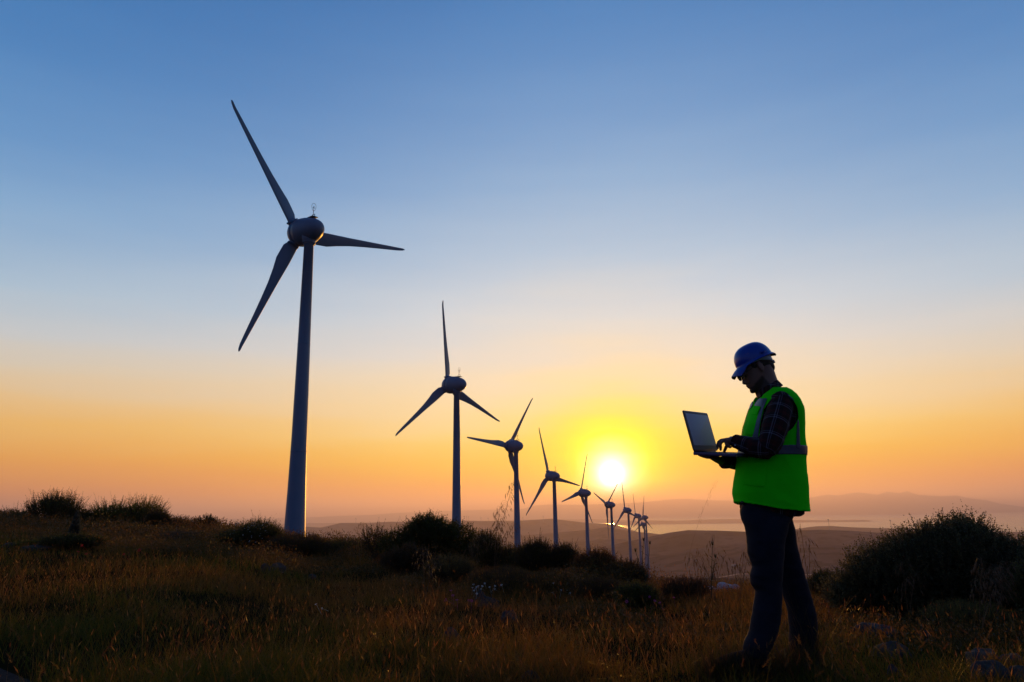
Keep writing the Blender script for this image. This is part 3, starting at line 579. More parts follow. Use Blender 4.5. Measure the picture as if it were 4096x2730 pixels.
# ------------------------------------------------------------------ rocks
rock_m = mat('limestone', (.075, .062, .055), .95, .1, noise=(9, .8, (.042, .035, .031)), bump=(30, .7, .02))
rockp_m = mat('pale_limestone', (.55, .53, .52), .85, .2, noise=(9, .5, (.38, .36, .35)), bump=(30, .6, .02))
def rock(label, x0, x1, yt, yb, seed, m=None, flat=1.0, point=0, group='grey limestone rocks in the grass'):
    g = np.random.default_rng(seed); b = foot((x0 + x1) / 2, yb); ds = math.hypot(b.x, b.y); hw = (x1 - x0) / 2 / F_PX * ds; H = (yb - yt) / F_PX * ds * 1.0 + .015
    bm = bmesh.new(); bmesh.ops.create_icosphere(bm, subdivisions=4, radius=1)
    pl = [(unit(g.normal(size=3) * np.array([1, 1, .8])), .62 + .25 * g.random()) for _ in range(14)]
    for v in bm.verts:
        c = np.array(v.co)
        for nn, dd in pl:
            e = c @ nn
            if e > dd: c = c - nn * (e - dd) * .9
        c = c * (1 + .06 * math.sin(c[0] * 7 + seed) * math.sin(c[1] * 6 + 1) + .03 * math.sin(c[2] * 13 + c[0] * 9))
        if point: c[0] *= 1 - .45 * max(0, c[2]); c[1] *= 1 - .45 * max(0, c[2])
        v.co = (c[0] * hw * 1.12, c[1] * hw * .8, c[2] * H * .95)
    me = bpy.data.meshes.new('rock'); bm.to_mesh(me); bm.free(); me.materials.append(m or rock_m); me.shade_smooth()
    o = link(bpy.data.objects.new('rock', me)); o.location = (b.x, b.y + hw * .4, b.z + .0); o.rotation_euler = (g.normal() * .08, g.normal() * .08, 0)
    return tag(o, label, 'rock', group)
rock('big rounded grey boulder right of the man, below the brown cushion', 3440, 3592, 2503, 2580, 1)
rock('flat grey slab lying against the front of the big rounded boulder', 3505, 3650, 2592, 2632, 2)
rock('pointed grey rock to the right of the big rounded boulder', 3688, 3752, 2524, 2582, 3, point=1)
rock('broad grey rock near the lower right corner, behind two paler ones', 3896, 4016, 2608, 2672, 4)
rock('rounded pale grey rock near the bottom edge at right', 3912, 4050, 2680, 2745, 5)
rock('grey rock cut by the lower right corner', 4052, 4180, 2688, 2750, 6)
rock('small grey stone near the bottom, left of the corner rocks', 3555, 3596, 2676, 2708, 7)
rock('small flat stone beside the right edge', 4020, 4120, 2640, 2672, 17)
rock('whitish block of stone on the brow just left of the man', 2874, 2934, 2330, 2368, 8, rockp_m, group='whitish stones on the brow')
rock('small whitish stone touching the right side of the whitish block', 2930, 2962, 2344, 2368, 9, rockp_m, group='whitish stones on the brow')
rock('low whitish stone touching the left side of the whitish block', 2810, 2872, 2352, 2370, 19, rockp_m, group='whitish stones on the brow')
rock('pointed grey rock in the middle of the slope below the daisies', 1897, 1952, 2366, 2416, 10, point=1)
rock('low rounded rock touching the pointed rock in the middle of the slope', 1905, 1998, 2390, 2432, 11)
rock('pale rounded rock low in the middle of the slope', 2003, 2072, 2452, 2492, 12)
rock('dark half buried rock in the grass left of the pale rounded rock', 1765, 1850, 2522, 2566, 13)
rock('grey rock at the foot of the white flowered bush', 1078, 1142, 2256, 2290, 14)
rock('darker rock just left of the one at the white flowered bush', 1036, 1082, 2262, 2292, 15)
rock('small rock right of the two below the white flowered bush', 1232, 1264, 2298, 2318, 18)
rock('round grey stone between the feet of the man', 3062, 3134, 2584, 2644, 16)
rock('long flat pale stone in the grass at the far left', 58, 168, 2190, 2206, 20)
rock('short flat pale stone at the very left edge', 4, 52, 2178, 2192, 21)
rock('pale stone on the bottom edge, right of centre', 2085, 2165, 2702, 2745, 22)

# ------------------------------------------------------------------ grass
shr = [(o.location.x, o.location.y) for o in bpy.data.objects if o.get('category') in ('shrub', 'bush')]
def scatter(n, seed, rmin=3.6, rmax=44, p=1.0, amax=42):
    g = np.random.default_rng(seed); a = np.radians(g.uniform(-amax, amax, n)); r = rmin * (rmax / rmin) ** g.random(n) if p == 1 else (rmin ** (1 - p) + g.random(n) * (rmax ** (1 - p) - rmin ** (1 - p))) ** (1 / (1 - p))
    x = r * np.sin(a); y = r * np.cos(a); Rc = tab(CREST_R, np.degrees(a)); k = (r < Rc * 1.25)
    c0, c1 = foot(-30, 2700), foot(135, 2740)
    k &= ~((y < c0.y + .15 - (x - c0.x) * .9) & (x < c1.x + .1))
    return g, x[k], y[k], r[k]
def blades(g, x, y, r, L, w, lean, segs=3, curve=.5, az=None):
    """curved tapering ribbons"""
    n = len(x); z = height(x, y); a = g.random(n) * 6.283 if az is None else az
    D = np.stack([np.cos(a), np.sin(a), np.zeros(n)], -1); W = np.stack([-np.sin(a), np.cos(a), np.zeros(n)], -1)
    tw = g.random(n) * 3.14; W = W * np.cos(tw)[:, None] + D * np.sin(tw)[:, None]
    V = []; base = np.stack([x, y, z - .01], -1)
    for s in range(segs + 1):
        f = s / segs; c = base + D * (L * lean * (f ** (1 + curve)))[:, None]; c[:, 2] += L * f * np.sqrt(np.maximum(1 - (lean * f * .9) ** 2, .05))
        ww = w * (1 - f * .85)
        V += [c - W * ww[:, None] * .5, c + W * ww[:, None] * .5]
    V = np.stack(V, 1); k = 2 * (segs + 1); F0 = np.array([[2 * s, 2 * s + 1, 2 * s + 3, 2 * s + 2] for s in range(segs)])
    return V.reshape(-1, 3), (F0[None] + (np.arange(n) * k)[:, None, None]).reshape(-1, 4), k, V[:, -1]
def patchy(x, y, sc, seed): return np.clip(fbm(x / sc, y / sc, seed) * 1.6 + .5, 0, 1)
g, x, y, r = scatter(300000, 11)
dens = patchy(x, y, 1.1, 31); keep = g.random(len(x)) < .25 + .75 * dens; x, y, r, dens = x[keep], y[keep], r[keep], dens[keep]
n = len(x); tall = patchy(x, y, .7, 41)
L = (.05 + .12 * g.random(n) ** 1.5) * (.45 + 1.2 * tall) * np.clip(.8 + r / 40, .8, 1.3); w = (.0032 + .002 * g.random(n)) * np.maximum(1, r / 8)
V, Fc, k, _ = blades(g, x, y, r, L, w, .25 + .72 * g.random(n))
sun_warm = np.exp(-((np.degrees(np.arctan2(x, y)) - 1) / 17) ** 2) * np.clip((r - 4.2) / 2.5, .15, 1); u = np.clip(patchy(x, y, 1.3, 51) * (.35 + .6 * sun_warm) + .5 * (g.random(n) - .35), 0, 1)[:, None]; v = g.random((n, 1))  # rusty tone strengthened below the sun, painting warm sunlight into the blades
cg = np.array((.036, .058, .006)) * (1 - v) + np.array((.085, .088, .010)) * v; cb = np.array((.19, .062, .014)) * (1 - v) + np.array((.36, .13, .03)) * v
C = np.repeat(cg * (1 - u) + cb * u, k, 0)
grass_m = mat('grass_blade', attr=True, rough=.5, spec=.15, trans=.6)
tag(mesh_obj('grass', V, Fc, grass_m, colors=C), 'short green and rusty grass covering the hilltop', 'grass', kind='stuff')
# dry stalks with seed heads
g, x, y, r = scatter(34000, 12, p=1.0)
dens = patchy(x, y, 1.5, 61); mid_ = np.exp(-((r - 10) / 7) ** 2); keep = g.random(len(x)) < (.04 + .96 * dens ** 2) * (.12 + .88 * mid_) * .42; x, y, r = x[keep], y[keep], r[keep]
n = len(x); L = .12 + .24 * g.random(n) ** 2.2; az_ = g.random(n) * 6.283; lean = .08 + .42 * g.random(n)
w = (.0016 + .0008 * g.random(n)) * np.maximum(1, r / 7)
V, Fc, k, tips = blades(g, x, y, r, L, w, lean, az=az_)
tip = tips[:, :2].mean(1) if tips.ndim == 3 else tips
tp = V.reshape(n, k, 3)[:, -2:].mean(1); pv_ = V.reshape(n, k, 3)[:, -4:-2].mean(1); dr = unit(tp - pv_)
# heads: three crossed rhombs
HV = []; HF = []; hl = (.018 + .035 * g.random(n)) * np.maximum(1, r / 16); hwd = .0026 * np.maximum(1, r / 8)
for q in range(2):
    s = unit(np.cross(dr, g.normal(size=(n, 3)))); 
    HV.append(np.stack([tp, tp + dr * hl[:, None] * .35 + s * hwd[:, None], tp + dr * hl[:, None], tp + dr * hl[:, None] * .35 - s * hwd[:, None]], 1))
HV = np.concatenate(HV).reshape(-1, 3); HF = np.arange(len(HV)).reshape(-1, 4) + len(V)
v = g.random((n, 1)); cb = np.array((.24, .09, .02)) * (1 - v) + np.array((.42, .20, .05)) * v
ch = np.array((.36, .12, .03)) * (1 - v) + np.array((.55, .26, .07)) * v
C = np.concatenate([np.repeat(cb, k, 0), np.repeat(ch, 4, 0), np.repeat(ch, 4, 0)])
dry_m = mat('dry_grass', attr=True, rough=.4, spec=.25, trans=.55)
tag(mesh_obj('dry_grass', np.concatenate([V, HV]), np.concatenate([Fc, HF]), dry_m, colors=C), 'dry rusty grass stalks with seed heads glowing against the low sun', 'dry grass', kind='stuff')

g, x, y, r = scatter(1500, 13, rmax=14); n = len(x); V, Fc, k, tips = blades(g, x, y, r, .10 + .14 * g.random(n), np.full(n, .0022), .2 + .5 * g.random(n)); tp = V.reshape(n, k, 3)[:, -2:].mean(1); pv_ = V.reshape(n, k, 3)[:, -4:-2].mean(1); dr = unit(tp - pv_)
FP, FD, FS = [], [], []
for q_ in range(26):
    f = q_ / 26; FP.append(tp + dr * (.055 * f)); FD.append(unit(dr * 1.3 + g.normal(size=(n, 3)) * .45)); FS.append(np.full(n, .022 * (1 - .4 * f)))
P, D, S = map(np.concatenate, (FP, FD, FS)); V2, F2 = leaf_quads(P, D, S, .10, g); v = g.random((n, 1)); ct = np.array((.20, .065, .02)) * (1 - v) + np.array((.18, .12, .03)) * v
tag(mesh_obj('foxtail_grass', np.concatenate([V, V2]), np.concatenate([Fc, F2 + len(V)]), dry_m, colors=np.concatenate([np.repeat(ct * .7, k, 0), np.repeat(np.tile(ct, (26, 1)), 4, 0)])), 'foxtail grass with fuzzy reddish heads among the short grass', 'grass', kind='stuff')

# ------------------------------------------------------------------ tall oats, thistle, flowers
oat_m = mat('dry_oat', (.16, .09, .04), .4, .4, trans=.35); thistle_m = mat('thistle_green', (.05, .055, .025), .7, .3, trans=.1)
def oat(label, base_px, base_py, tops, seed, r=None, n_sp=34, group='tall dry oat stalks'):
    """tops: list of (px, py) of stalk tips, all rooted round one base"""
    g = np.random.default_rng(seed); b = foot(base_px, base_py) if r is None else polar(base_px, r); root = empty('oat_plant', b); dist = b.y; st = MB(); sp_ = MB()
    for tx, ty in tops:
        T = at(tx, ty, dist) - b; T.y += g.normal() * .03; side = 1 if T.x > 0 else -1
        pts = []; K = 14
        for i in range(K + 1):
            f = i / K; pts.append(Vector((T.x * f ** 1.5, T.y * f, T.z * (f - .04 * max(0, f - .8) ** 2 * 10))))
        st.tube(pts, [.0034 * (1 - .6 * i / K) for i in range(K + 1)], 5)
        for j in range(n_sp):
            f = .58 + .42 * (j / n_sp) ** .8; i0 = min(int(f * K), K - 1); p = pts[i0].lerp(pts[i0 + 1], f * K - i0)
            a = g.random() * 6.283; L_ = (.05 + .09 * g.random()) * (1.25 - f * .6); e = p + Vector((math.cos(a) * L_ * .9, math.sin(a) * L_ * .6, L_ * .25)); e2 = e + Vector((math.cos(a) * .02, 0, -.03))
            st.tube([p, p.lerp(e, .6) + Vector((0, 0, .012)), e, e2], [.0010, .0009, .0008, .0007], 4, cap=False)
            dd = Vector((math.cos(a) * .35 + .15, math.sin(a) * .2, -1)).normalized(); ln = .030 + .014 * g.random()
            sp_.tube([e2, e2 + dd * ln * .35, e2 + dd * ln, e2 + dd * (ln + .025)], [.0012, .0052, .0026, .0006], 5)
    s_ = st.build('stem', oat_m, root); sp_.build('seed_head', oat_m, root)
    return tag(root, label, 'oat plant', group)
oat('tall drooping oat plant in front of the third turbine tower', 1975, 2330, [(2058, 1917), (2000, 2020), (1990, 2080), (2060, 2090)], 1, n_sp=40)
oat('shorter oat plant just left of the big oat by the third turbine', 1440, 2290, [(1455, 2085), (1425, 2105)], 2, n_sp=16)
oat('single tall oat stalk bending right, below the laptop', 2735, 2340, [(2868, 1912)], 3, n_sp=26)
oat('wispy oat plant standing left of the knees of the man', 2860, 2420, [(2855, 2135), (2790, 2190), (2900, 2215)], 4, n_sp=13)
oat('oat plant touching the knee of the man', 2960, 2440, [(2975, 2200), (2935, 2230), (3000, 2190)], 5, n_sp=13)
oat('short oat plant between the tall single stalk and the knees', 2800, 2430, [(2770, 2210), (2825, 2260)], 6, n_sp=12)
oat('oat plant just right of the man with tips at hip height', 3245, 2440, [(3200, 2090), (3240, 2150), (3260, 2240)], 7, n_sp=12)
oat('pale oat plant in front of the right part of the olive bush', 3925, 2600, [(3910, 2225), (3960, 2260), (4010, 2240)], 8, n_sp=26)
oat('oat plant by the right edge in front of the olive bush', 3985, 2560, [(4000, 2300), (4040, 2250)], 9, n_sp=22)
oat('slim oat plant before the middle of the olive bush', 3640, 2520, [(3600, 2240), (3660, 2290)], 10, n_sp=14)
oat('oat plant on the slope before the big dark bush', 1700, 2420, [(1690, 2190), (1740, 2250)], 11, n_sp=20)
oat('short oat plant right of the third turbine tower foot', 2110, 2330, [(2148, 2165), (2100, 2200)], 12, n_sp=14)
oat('oat plant low behind the big oat, left of the third tower', 1900, 2340, [(1925, 2110), (1880, 2170)], 13, n_sp=20)
for i, (bx, by, tx, ty, lab) in enumerate([(3120, 2700, 3080, 2580, 'grass tuft crossing the near shoe of the man'), (2990, 2700, 2975, 2560, 'grass tuft in front of the near trouser hem of the man'), (3240, 2690, 3230, 2400, 'tall grass tuft crossing the far trouser leg of the man'), (2905, 2725, 2900, 2575, 'dark grass tuft over the toe of the near boot'), (2860, 2722, 2860, 2590, 'dark grass tuft left of the near boot'), (2950, 2725, 2945, 2590, 'grass tuft at the instep of the near boot'), (3050, 2722, 3050, 2600, 'grass tuft before the heel of the near boot'), (3190, 2712, 3180, 2560, 'grass tuft before the far boot')]):
    g = np.random.default_rng(50 + i); b = foot(bx, by); nn = 190; Vx, Fx, kx, _ = blades(g, b.x + g.normal(size=nn) * .065, b.y + g.normal(size=nn) * .05, None, (by - ty) / F_PX * b.y * (.5 + .7 * g.random(nn)), np.full(nn, .004), .1 + .6 * g.random(nn), segs=5)
    vv = g.random((nn, 1)); o = mesh_obj('grass_tuft', Vx, Fx, grass_m, colors=np.repeat(np.array((.025, .035, .01)) * (1 - vv) + np.array((.10, .055, .03)) * vv, kx, 0))
    tag(o, lab, 'grass tuft', 'grass tufts at the feet of the man')
def thistle(label, px, py, tops, seed):
    g = np.random.default_rng(seed); b = foot(px, py); root = empty('thistle', b); st = MB(); dist = b.y
    fork = None
    for i, (tx, ty) in enumerate(tops):
        T = at(tx, ty, dist) - b; s0 = Vector((0, 0, 0)) if i == 0 else fork
        if i == 0: fork = T * .45
        mid = s0.lerp(T, .5) + Vector((g.normal() * .012, 0, -.01)); st.tube([s0, mid, T], [.006, .0045, .003], 6)
        for q in range(5):
            p = s0.lerp(T, .15 + .16 * q); a = g.random() * 6.28; st.tube([p, p + Vector((math.cos(a) * .02, math.sin(a) * .02, .022)), p + Vector((math.cos(a) * .045, math.sin(a) * .04, .03))], [.002, .0035, .0004], 4)
        hb_ = MB(); hb_.ell(T + Vector((0, 0, .010)), (.011, .011, .016), nu=12, nv=8)
        for q in range(14):
            a = q * .9; hb_.tube([T + Vector((math.cos(a) * .008, math.sin(a) * .008, .016)), T + Vector((math.cos(a) * .016, math.sin(a) * .016, .038))], [.002, .0004], 4)
        hb_.build('flower_head', thistle_m, root)
    st.build('stem', thistle_m, root)
    return tag(root, label, 'thistle', 'thistles on the slope')
thistle('tall branching thistle with three heads, in front of the last turbines', 2560, 2420, [(2600, 2176), (2575, 2163), (2542, 2206), (2590, 2310)], 3)
thistle('small single thistle left of the oat plant by the man', 2846, 2440, [(2850, 2180), (2862, 2230)], 4)
dz = MB(); dz.tube([(0, 0, -.16), (.004, 0, 0)], .0012, 4)
for q in range(11):
    a = q * 2 * math.pi / 11; c, s = math.cos(a), math.sin(a); dz.add([(c * .003, s * .003, .001), (c * .011 - s * .0032, s * .011 + c * .0032, .003), (c * .017, s * .017, .001), (c * .011 + s * .0032, s * .011 - c * .0032, .003)], [(0, 1, 2, 3)])
petal_m = mat('white_petal', (.75, .75, .72), .6, .3, trans=.3); pinkp_m = mat('pink_petal', (.45, .08, .22), .6, .3, trans=.3); redp_m = mat('poppy_red', (.55, .03, .02), .6, .3, trans=.3)
def flowers(name, m, label, cat, group, spots, seed, scale=1.0):
    g = np.random.default_rng(seed); first_ = None
    for x0, x1, y0, y1, n_, hgt in spots:
        for _ in range(n_):
            b = foot(g.uniform(x0, x1), g.uniform(y0, y1)); o = mesh_obj(name, dz.v, dz.f, m) if first_ is None else link(first_.copy()); first_ = first_ or o
            o.location = (b.x, b.y, b.z + hgt * g.uniform(.6, 1.2)); o.rotation_euler = (g.uniform(.2, 1.3), g.uniform(-.4, .4), g.uniform(-.6, .6)); o.scale = [scale * g.uniform(.8, 1.3)] * 3
            tag(o, label, cat, group)
flowers('daisy', petal_m, 'small white daisy in the scattered patches on the middle slope', 'flower', 'white daisies on the middle slope', [(2230, 2330, 2372, 2420, 13, .17), (1880, 2010, 2375, 2420, 15, .17), (1925, 1980, 2330, 2350, 5, .17), (2190, 2240, 2380, 2430, 5, .17), (1258, 1290, 2470, 2490, 2, .14)], 1, .75)
flowers('wild_flower', pinkp_m, 'tiny pink flower low in the grass right of the daisies', 'flower', 'pink flowers in the grass', [(2500, 2740, 2420, 2470, 9, .13), (1780, 1990, 2420, 2470, 6, .13)], 2, .9)
flowers('poppy', redp_m, 'tiny red poppy in the grass left of the low grey cushion', 'flower', 'red poppies in the left grass', [(300, 560, 2230, 2260, 5, .2)], 3, 1.6)
# white flowers on the dark bush by the first tower
g = np.random.default_rng(77); sb = [o for o in bpy.data.objects if o.get('label', '').startswith('dark bush dotted')][0]; fm = MB()
for _ in range(46):
    a, e = g.random() * 6.28, g.random() * 1.2; c = Vector((math.cos(a) * math.cos(e) * .62, -abs(math.sin(a)) * math.cos(e) * .5, .2 + math.sin(e) * .5)); fm.ell(c, (.013, .013, .008), nu=6, nv=4)
fm.build('blossom', petal_m, sb)['kind'] = 'stuff'

# ------------------------------------------------------------------ the man
DM = 4.25
def C1(u, v, Y=DM): return at(2650 + .4464 * u, 1300 + .4464 * v, Y)
def C3(u, v, Y=DM): return at(2850 + .2423 * u, 2350 + .2423 * v, Y)
def HD(u, v, Y=DM): return at(2900 + .1913 * u, 1340 + .1913 * v, Y)
def HN(u, v, Y=DM): return at(2680 + .1913 * u, 1600 + .1913 * v, Y)
def sect_loft(b, secs, inset=0., k=40, p=2.5, Y0=DM):
    """secs: (py, front px, back px, half width, centre y)"""
    rings = []
    for s in secs:
        py, xf, xb, hw = s[:4]; yc = s[4] if len(s) > 4 else Y0
        a, c = at(xf, py, yc), at(xb, py, yc); cx = (a.x + c.x) / 2; rx = abs(c.x - a.x) / 2 - inset; z = (a.z + c.z) / 2; hw_ = hw - inset; ring = []
        for j in range(k):
            t_ = 2 * math.pi * j / k; ct, st_ = math.cos(t_), math.sin(t_)
            ring.append((cx + rx * math.copysign(abs(ct) ** (2 / p), ct), yc + hw_ * math.copysign(abs(st_) ** (2 / p), st_), z))
        rings.append(ring)
    b.rings(rings)
base_pt = at(3060, 2672, DM); base_pt.z = gz(base_pt.x, base_pt.y)
man = empty('person', base_pt)
def adopt(o, parent):
    o.parent = parent; o.matrix_parent_inverse = Matrix.Translation(parent.matrix_world.translation).inverted() if parent.type == 'EMPTY' else Matrix.Identity(4)
    return o
man.matrix_world = Matrix.Translation(base_pt)
TORSO = [(1548, 3082, 3128, .055), (1556, 3062, 3140, .085), (1572, 3042, 3156, .14), (1590, 3030, 3170, .175), (1612, 3020, 3183, .198), (1640, 3008, 3194, .205), (1670, 2996, 3198, .207), (1700, 2986, 3201, .205), (1745, 2975, 3205, .20),
         (1790, 2966, 3209, .192), (1850, 2953, 3212, .186), (1900, 2948, 3215, .186), (1930, 2943, 3217, .19), (1972, 2940, 3219.5, .192), (2000, 2945, 3221, .192), (2030, 2952, 3222.5, .192), (2070, 2958, 3224, .192)]
SHIRT = [(1556, 3080, 3124, .05), (1566, 3066, 3136, .085), (1582, 3046, 3150, .125), (1600, 3034, 3162, .155), (1640, 3016, 3178, .175), (1680, 3002, 3186, .18), (1745, 2988, 3193, .180), (1800, 2980, 3198, .176), (1860, 2968, 3202, .172), (1930, 2964, 3204, .172), (1990, 2966, 3205, .172), (2030, 2970, 3205, .17), (2058, 2985, 3203, .165), (2068, 3010, 3190, .155)]
NL = (4.115, 4.385)   # centre planes of the near and the far leg
LEG_N = [(2006, 2976, 3176, .09, 4.18), (2050, 2963, 3174, .095, 4.18), (2075, 2968, 3164, .10, 4.165), (2101, 2982, 3150, .10, 4.15), (2158, 2989, 3138, .098, 4.13), (2216, 2996, 3132, .09, 4.125), (2263, 3011, 3128, .082, 4.12), (2299, 2999, 3126.7, .082, 4.12), (2325, 3001, 3125.5, .08, 4.12), (2339, 3005, 3125, .078, 4.118), (2362, 3022, 3127, .074, 4.115), (2411, 3017, 3124, .073, 4.115),
         (2447, 3012, 3121.4, .072, 4.11), (2495, 3004, 3116.5, .072, 4.11), (2525, 2999, 3110, .074, 4.11), (2556, 2986, 3099, .078, 4.11), (2583, 2978, 3087.5, .078, 4.11), (2605, 2976, 3073, .074, 4.11), (2628, 2982, 3064, .066, 4.11)]
LEG_F = [(2006, 2976, 3176, .09, 4.32), (2050, 3010, 3174, .095, 4.32), (2078, 3030, 3164, .10, 4.345), (2101, 3045, 3170, .11, 4.365), (2158, 3060, 3181, .098, 4.37), (2210, 3080, 3190, .09, 4.375), (2264, 3092, 3204, .085, 4.38), (2307, 3104, 3218.6, .082, 4.385), (2345, 3118, 3230, .08, 4.385), (2364.5, 3128, 3237.7, .078, 4.385), (2411, 3145, 3249.8, .075, 4.385),
         (2457, 3156, 3261, .073, 4.385), (2505, 3159, 3265.5, .073, 4.385), (2534, 3162, 3264, .074, 4.385), (2560, 3158, 3258, .076, 4.385), (2585, 3160, 3250, .074, 4.385), (2618, 3168, 3246, .066, 4.385)]
A_N = [C1(1066, 705, 4.105), C1(1014, 900, 4.04), C1(962, 1072, 4.005), C1(930, 1105, 4.01), C1(820, 1096, 4.05), C1(700, 1058, 4.11), C1(640, 1036, 4.135)]
R_N = [.068, .070, .062, .061, .055, .043, .036]
A_F = [C1(1066, 705, 4.395), C1(1000, 930, 4.47), C1(900, 1175, 4.47), C1(850, 1225, 4.465), C1(700, 1240, 4.42), C1(600, 1232, 4.39), C1(530, 1226, 4.375)]
R_F = [.068, .068, .060, .056, .046, .037, .034]
E0 = HD(650, 700); Fh = Vector((-.866, 0, -.5)); Uh = Vector((-.5, 0, .866)); Sh = Vector((0, 1, 0))
L0 = HN(488, 1092, 4.10); R0 = HN(985, 1090, 4.43); dX = (R0 - L0).normalized(); Wd = (R0 - L0).length
nY = dX.cross(Vector((0, 0, 1))).normalized(); nY = (nY + Vector((0, 0, -.10))).normalized(); nZ = nY.cross(dX); nZ = nZ if nZ.z > 0 else -nZ
nZ.normalize()
MH = Matrix((Fh, Sh, Uh)).transposed()
def hp(f, s, u): return E0 + Fh * f + Sh * s + Uh * u
skin_m = mat('skin', rough=.55, spec=.35, attr=True)
b = MB()
b.ell(hp(.0, 0, .048), (.090, .075, .084), MH)
rings = []
for u, ff, fb, w in [(-.117, .082, .045, .016), (-.112, .098, .03, .030), (-.098, .106, .0, .044), (-.078, .103, -.02, .053), (-.06, .104, -.035, .059), (-.04, .101, -.05, .064), (-.012, .096, -.07, .068), (.012, .094, -.08, .070), (.03, .100, -.08, .070), (.045, .090, -.08, .068)]:
    ring = []
    for j in range(28):
        a = 2 * math.pi * j / 28; c_, s_ = math.cos(a), math.sin(a); m_ = (ff + fb) / 2; rr = (ff - fb) / 2; wy = w * (1 - .12 * max(0, c_))
        ring.append(hp(m_ + rr * math.copysign(abs(c_) ** .85, c_), wy * math.copysign(abs(s_) ** .8, s_), u))
    rings.append(ring)
b.rings(rings)
rings = []
for u, ff, w in [(.018, .098, .009), (.0, .106, .010), (-.018, .114, .012), (-.033, .1235, .016), (-.042, .1215, .019), (-.049, .110, .015)]:
    rings.append([hp(.085 + (ff - .085) * max(0, math.cos(a)) - .01 * (math.cos(a) < 0), w * math.sin(a), u) for a in [2 * math.pi * j / 16 for j in range(16)]])
b.rings(rings)
b.ell(hp(.103, 0, -.060), (.0085, .024, .006), MH, nu=14, nv=8); b.ell(hp(.1015, 0, -.072), (.0085, .020, .006), MH, nu=14, nv=8); b.ell(hp(.096, 0, -.100), (.016, .022, .016), MH, nu=14, nv=8)
b.ell(hp(.096, 0, .026), (.012, .055, .008), MH, nu=14, nv=8)
for s in (-1, 1):
    b.ell(hp(.088, s * .031, .006), (.014, .015, .012), MH, nu=14, nv=8)
    Me = MH @ Matrix.Rotation(s * .25, 3, 'Z') @ Matrix.Rotation(-.15, 3, 'Y')
    b.ell(hp(-.002, s * .077, .002), (.018, .007, .031), Me, nu=16, nv=10); b.ell(hp(.004, s * .076, -.024), (.010, .007, .012), Me, nu=12, nv=8)
b.tube([hp(-.035, 0, .0), HD(855, 930), HD(900, 1120), C1(985, 640), C1(1000, 720)], [.062, .061, .066, .075, .08], 24)
b.tube([hp(.02, 0, -.05), HD(770, 1120), HD(840, 1260)], [.045, .046, .05], 20)
sect_loft(b, SHIRT[2:-2], .022)
sect_loft(b, LEG_N[1:], .018); sect_loft(b, LEG_F[1:], .018)
for A_, Rr_, wr in ((A_N, R_N, HN(1310, 858, 4.14)), (A_F, R_F, HN(1080, 1292, 4.372))):
    b.tube(A_ + [wr], [min(r_ - .016, .052) if i < 5 else .027 for i, r_ in enumerate(Rr_)] + [.026], 16)
def finger(pts, r0, r1): b.tube(pts, [r0 + (r1 - r0) * i / (len(pts) - 1) for i in range(len(pts))], 10); b.ell(pts[-1], (r1, r1, r1), nu=10, nv=8)
# left hand: typing from above
for y in (4.128, 4.15, 4.172, 4.195): b.tube([HN(1330, 862, 4.15 + (y - 4.16) * .4), HN(1230, 856, 4.155 + (y - 4.16) * .75), HN(1135, 848, y)], [.022, .019, .0135], 12)
finger([HN(1130, 838, 4.198), HN(1062, 850, 4.205), HN(1010, 888, 4.21), HN(990, 955, 4.212), HN(1000, 1012, 4.21)], .0105, .0075)
finger([HN(1128, 842, 4.174), HN(1066, 866, 4.176), HN(1040, 930, 4.177), HN(1052, 1000, 4.177), HN(1060, 1045, 4.176)], .0105, .0078)
finger([HN(1135, 856, 4.151), HN(1082, 880, 4.150), HN(1055, 925, 4.149), HN(1060, 970, 4.149), HN(1068, 1010, 4.149)], .010, .0072)
finger([HN(1165, 872, 4.128), HN(1175, 930, 4.124), HN(1222, 978, 4.126), HN(1262, 990, 4.132)], .0095, .0085)
finger([HN(1300, 905, 4.20), HN(1225, 930, 4.215), HN(1175, 985, 4.212), HN(1150, 1045, 4.205), HN(1132, 1082, 4.202)], .0125, .0082)
# right hand: palm up, fingers flat against the underside of the laptop
HS = Vector((0, 0, -((HN(700, 1214, 4.34) - L0).dot(nZ) + .0175 + .0085) / nZ.z))
_HN = HN
def HN(u, v, Y=DM, _h=_HN): return _h(u, v, Y) + HS * min(1, max(0, (1150 - u) / 250))
for y in (4.30, 4.325, 4.35, 4.372): b.tube([HN(1085, 1290, 4.365 + (y - 4.34) * .4), HN(980, 1270, 4.35 + (y - 4.34) * .8), HN(872, 1240, y)], [.024, .021, .0145], 12)
for y, dx, r_ in ((4.378, 20, .0095), (4.352, -5, .010), (4.326, 5, .0095), (4.300, 60, .0085)):
    finger([HN(880, 1236, y), HN(770 + dx * .5, 1236, y), HN(685 + dx, 1214, y - .002), HN(615 + dx, 1188, y - .003)], r_ + .001, r_ - .002)
finger([HN(1000, 1262, 4.385), HN(920, 1225, 4.412), HN(850, 1196, 4.425), HN(790, 1186, 4.425)], .013, .008)
HN = _HN
body = b.remesh('body', skin_m, None, .0042, it=2, fac=.45); adopt(body, man)
co = np.array([v.co for v in body.data.vertices]); rel = co - np.array(E0); f_ = rel @ np.array(Fh); u_ = rel @ np.array(Uh); d_ = np.linalg.norm(rel, axis=1)
ss = lambda x: np.clip(x, 0, 1)
msk = ss((.17 - d_) / .02) * ss((f_ - .004) / .012) * ss((f_ - .3 * u_ - .028) / .01) * np.maximum(ss((-.072 - u_) / .012), ss((-.046 - .32 * (f_ - .02) - u_) / .014) * ss((.088 - f_) / .012))
msk = np.maximum(msk, ss(1 - np.abs(u_ + .0525) / .006) * ss((f_ - .088) / .01))[:, None]
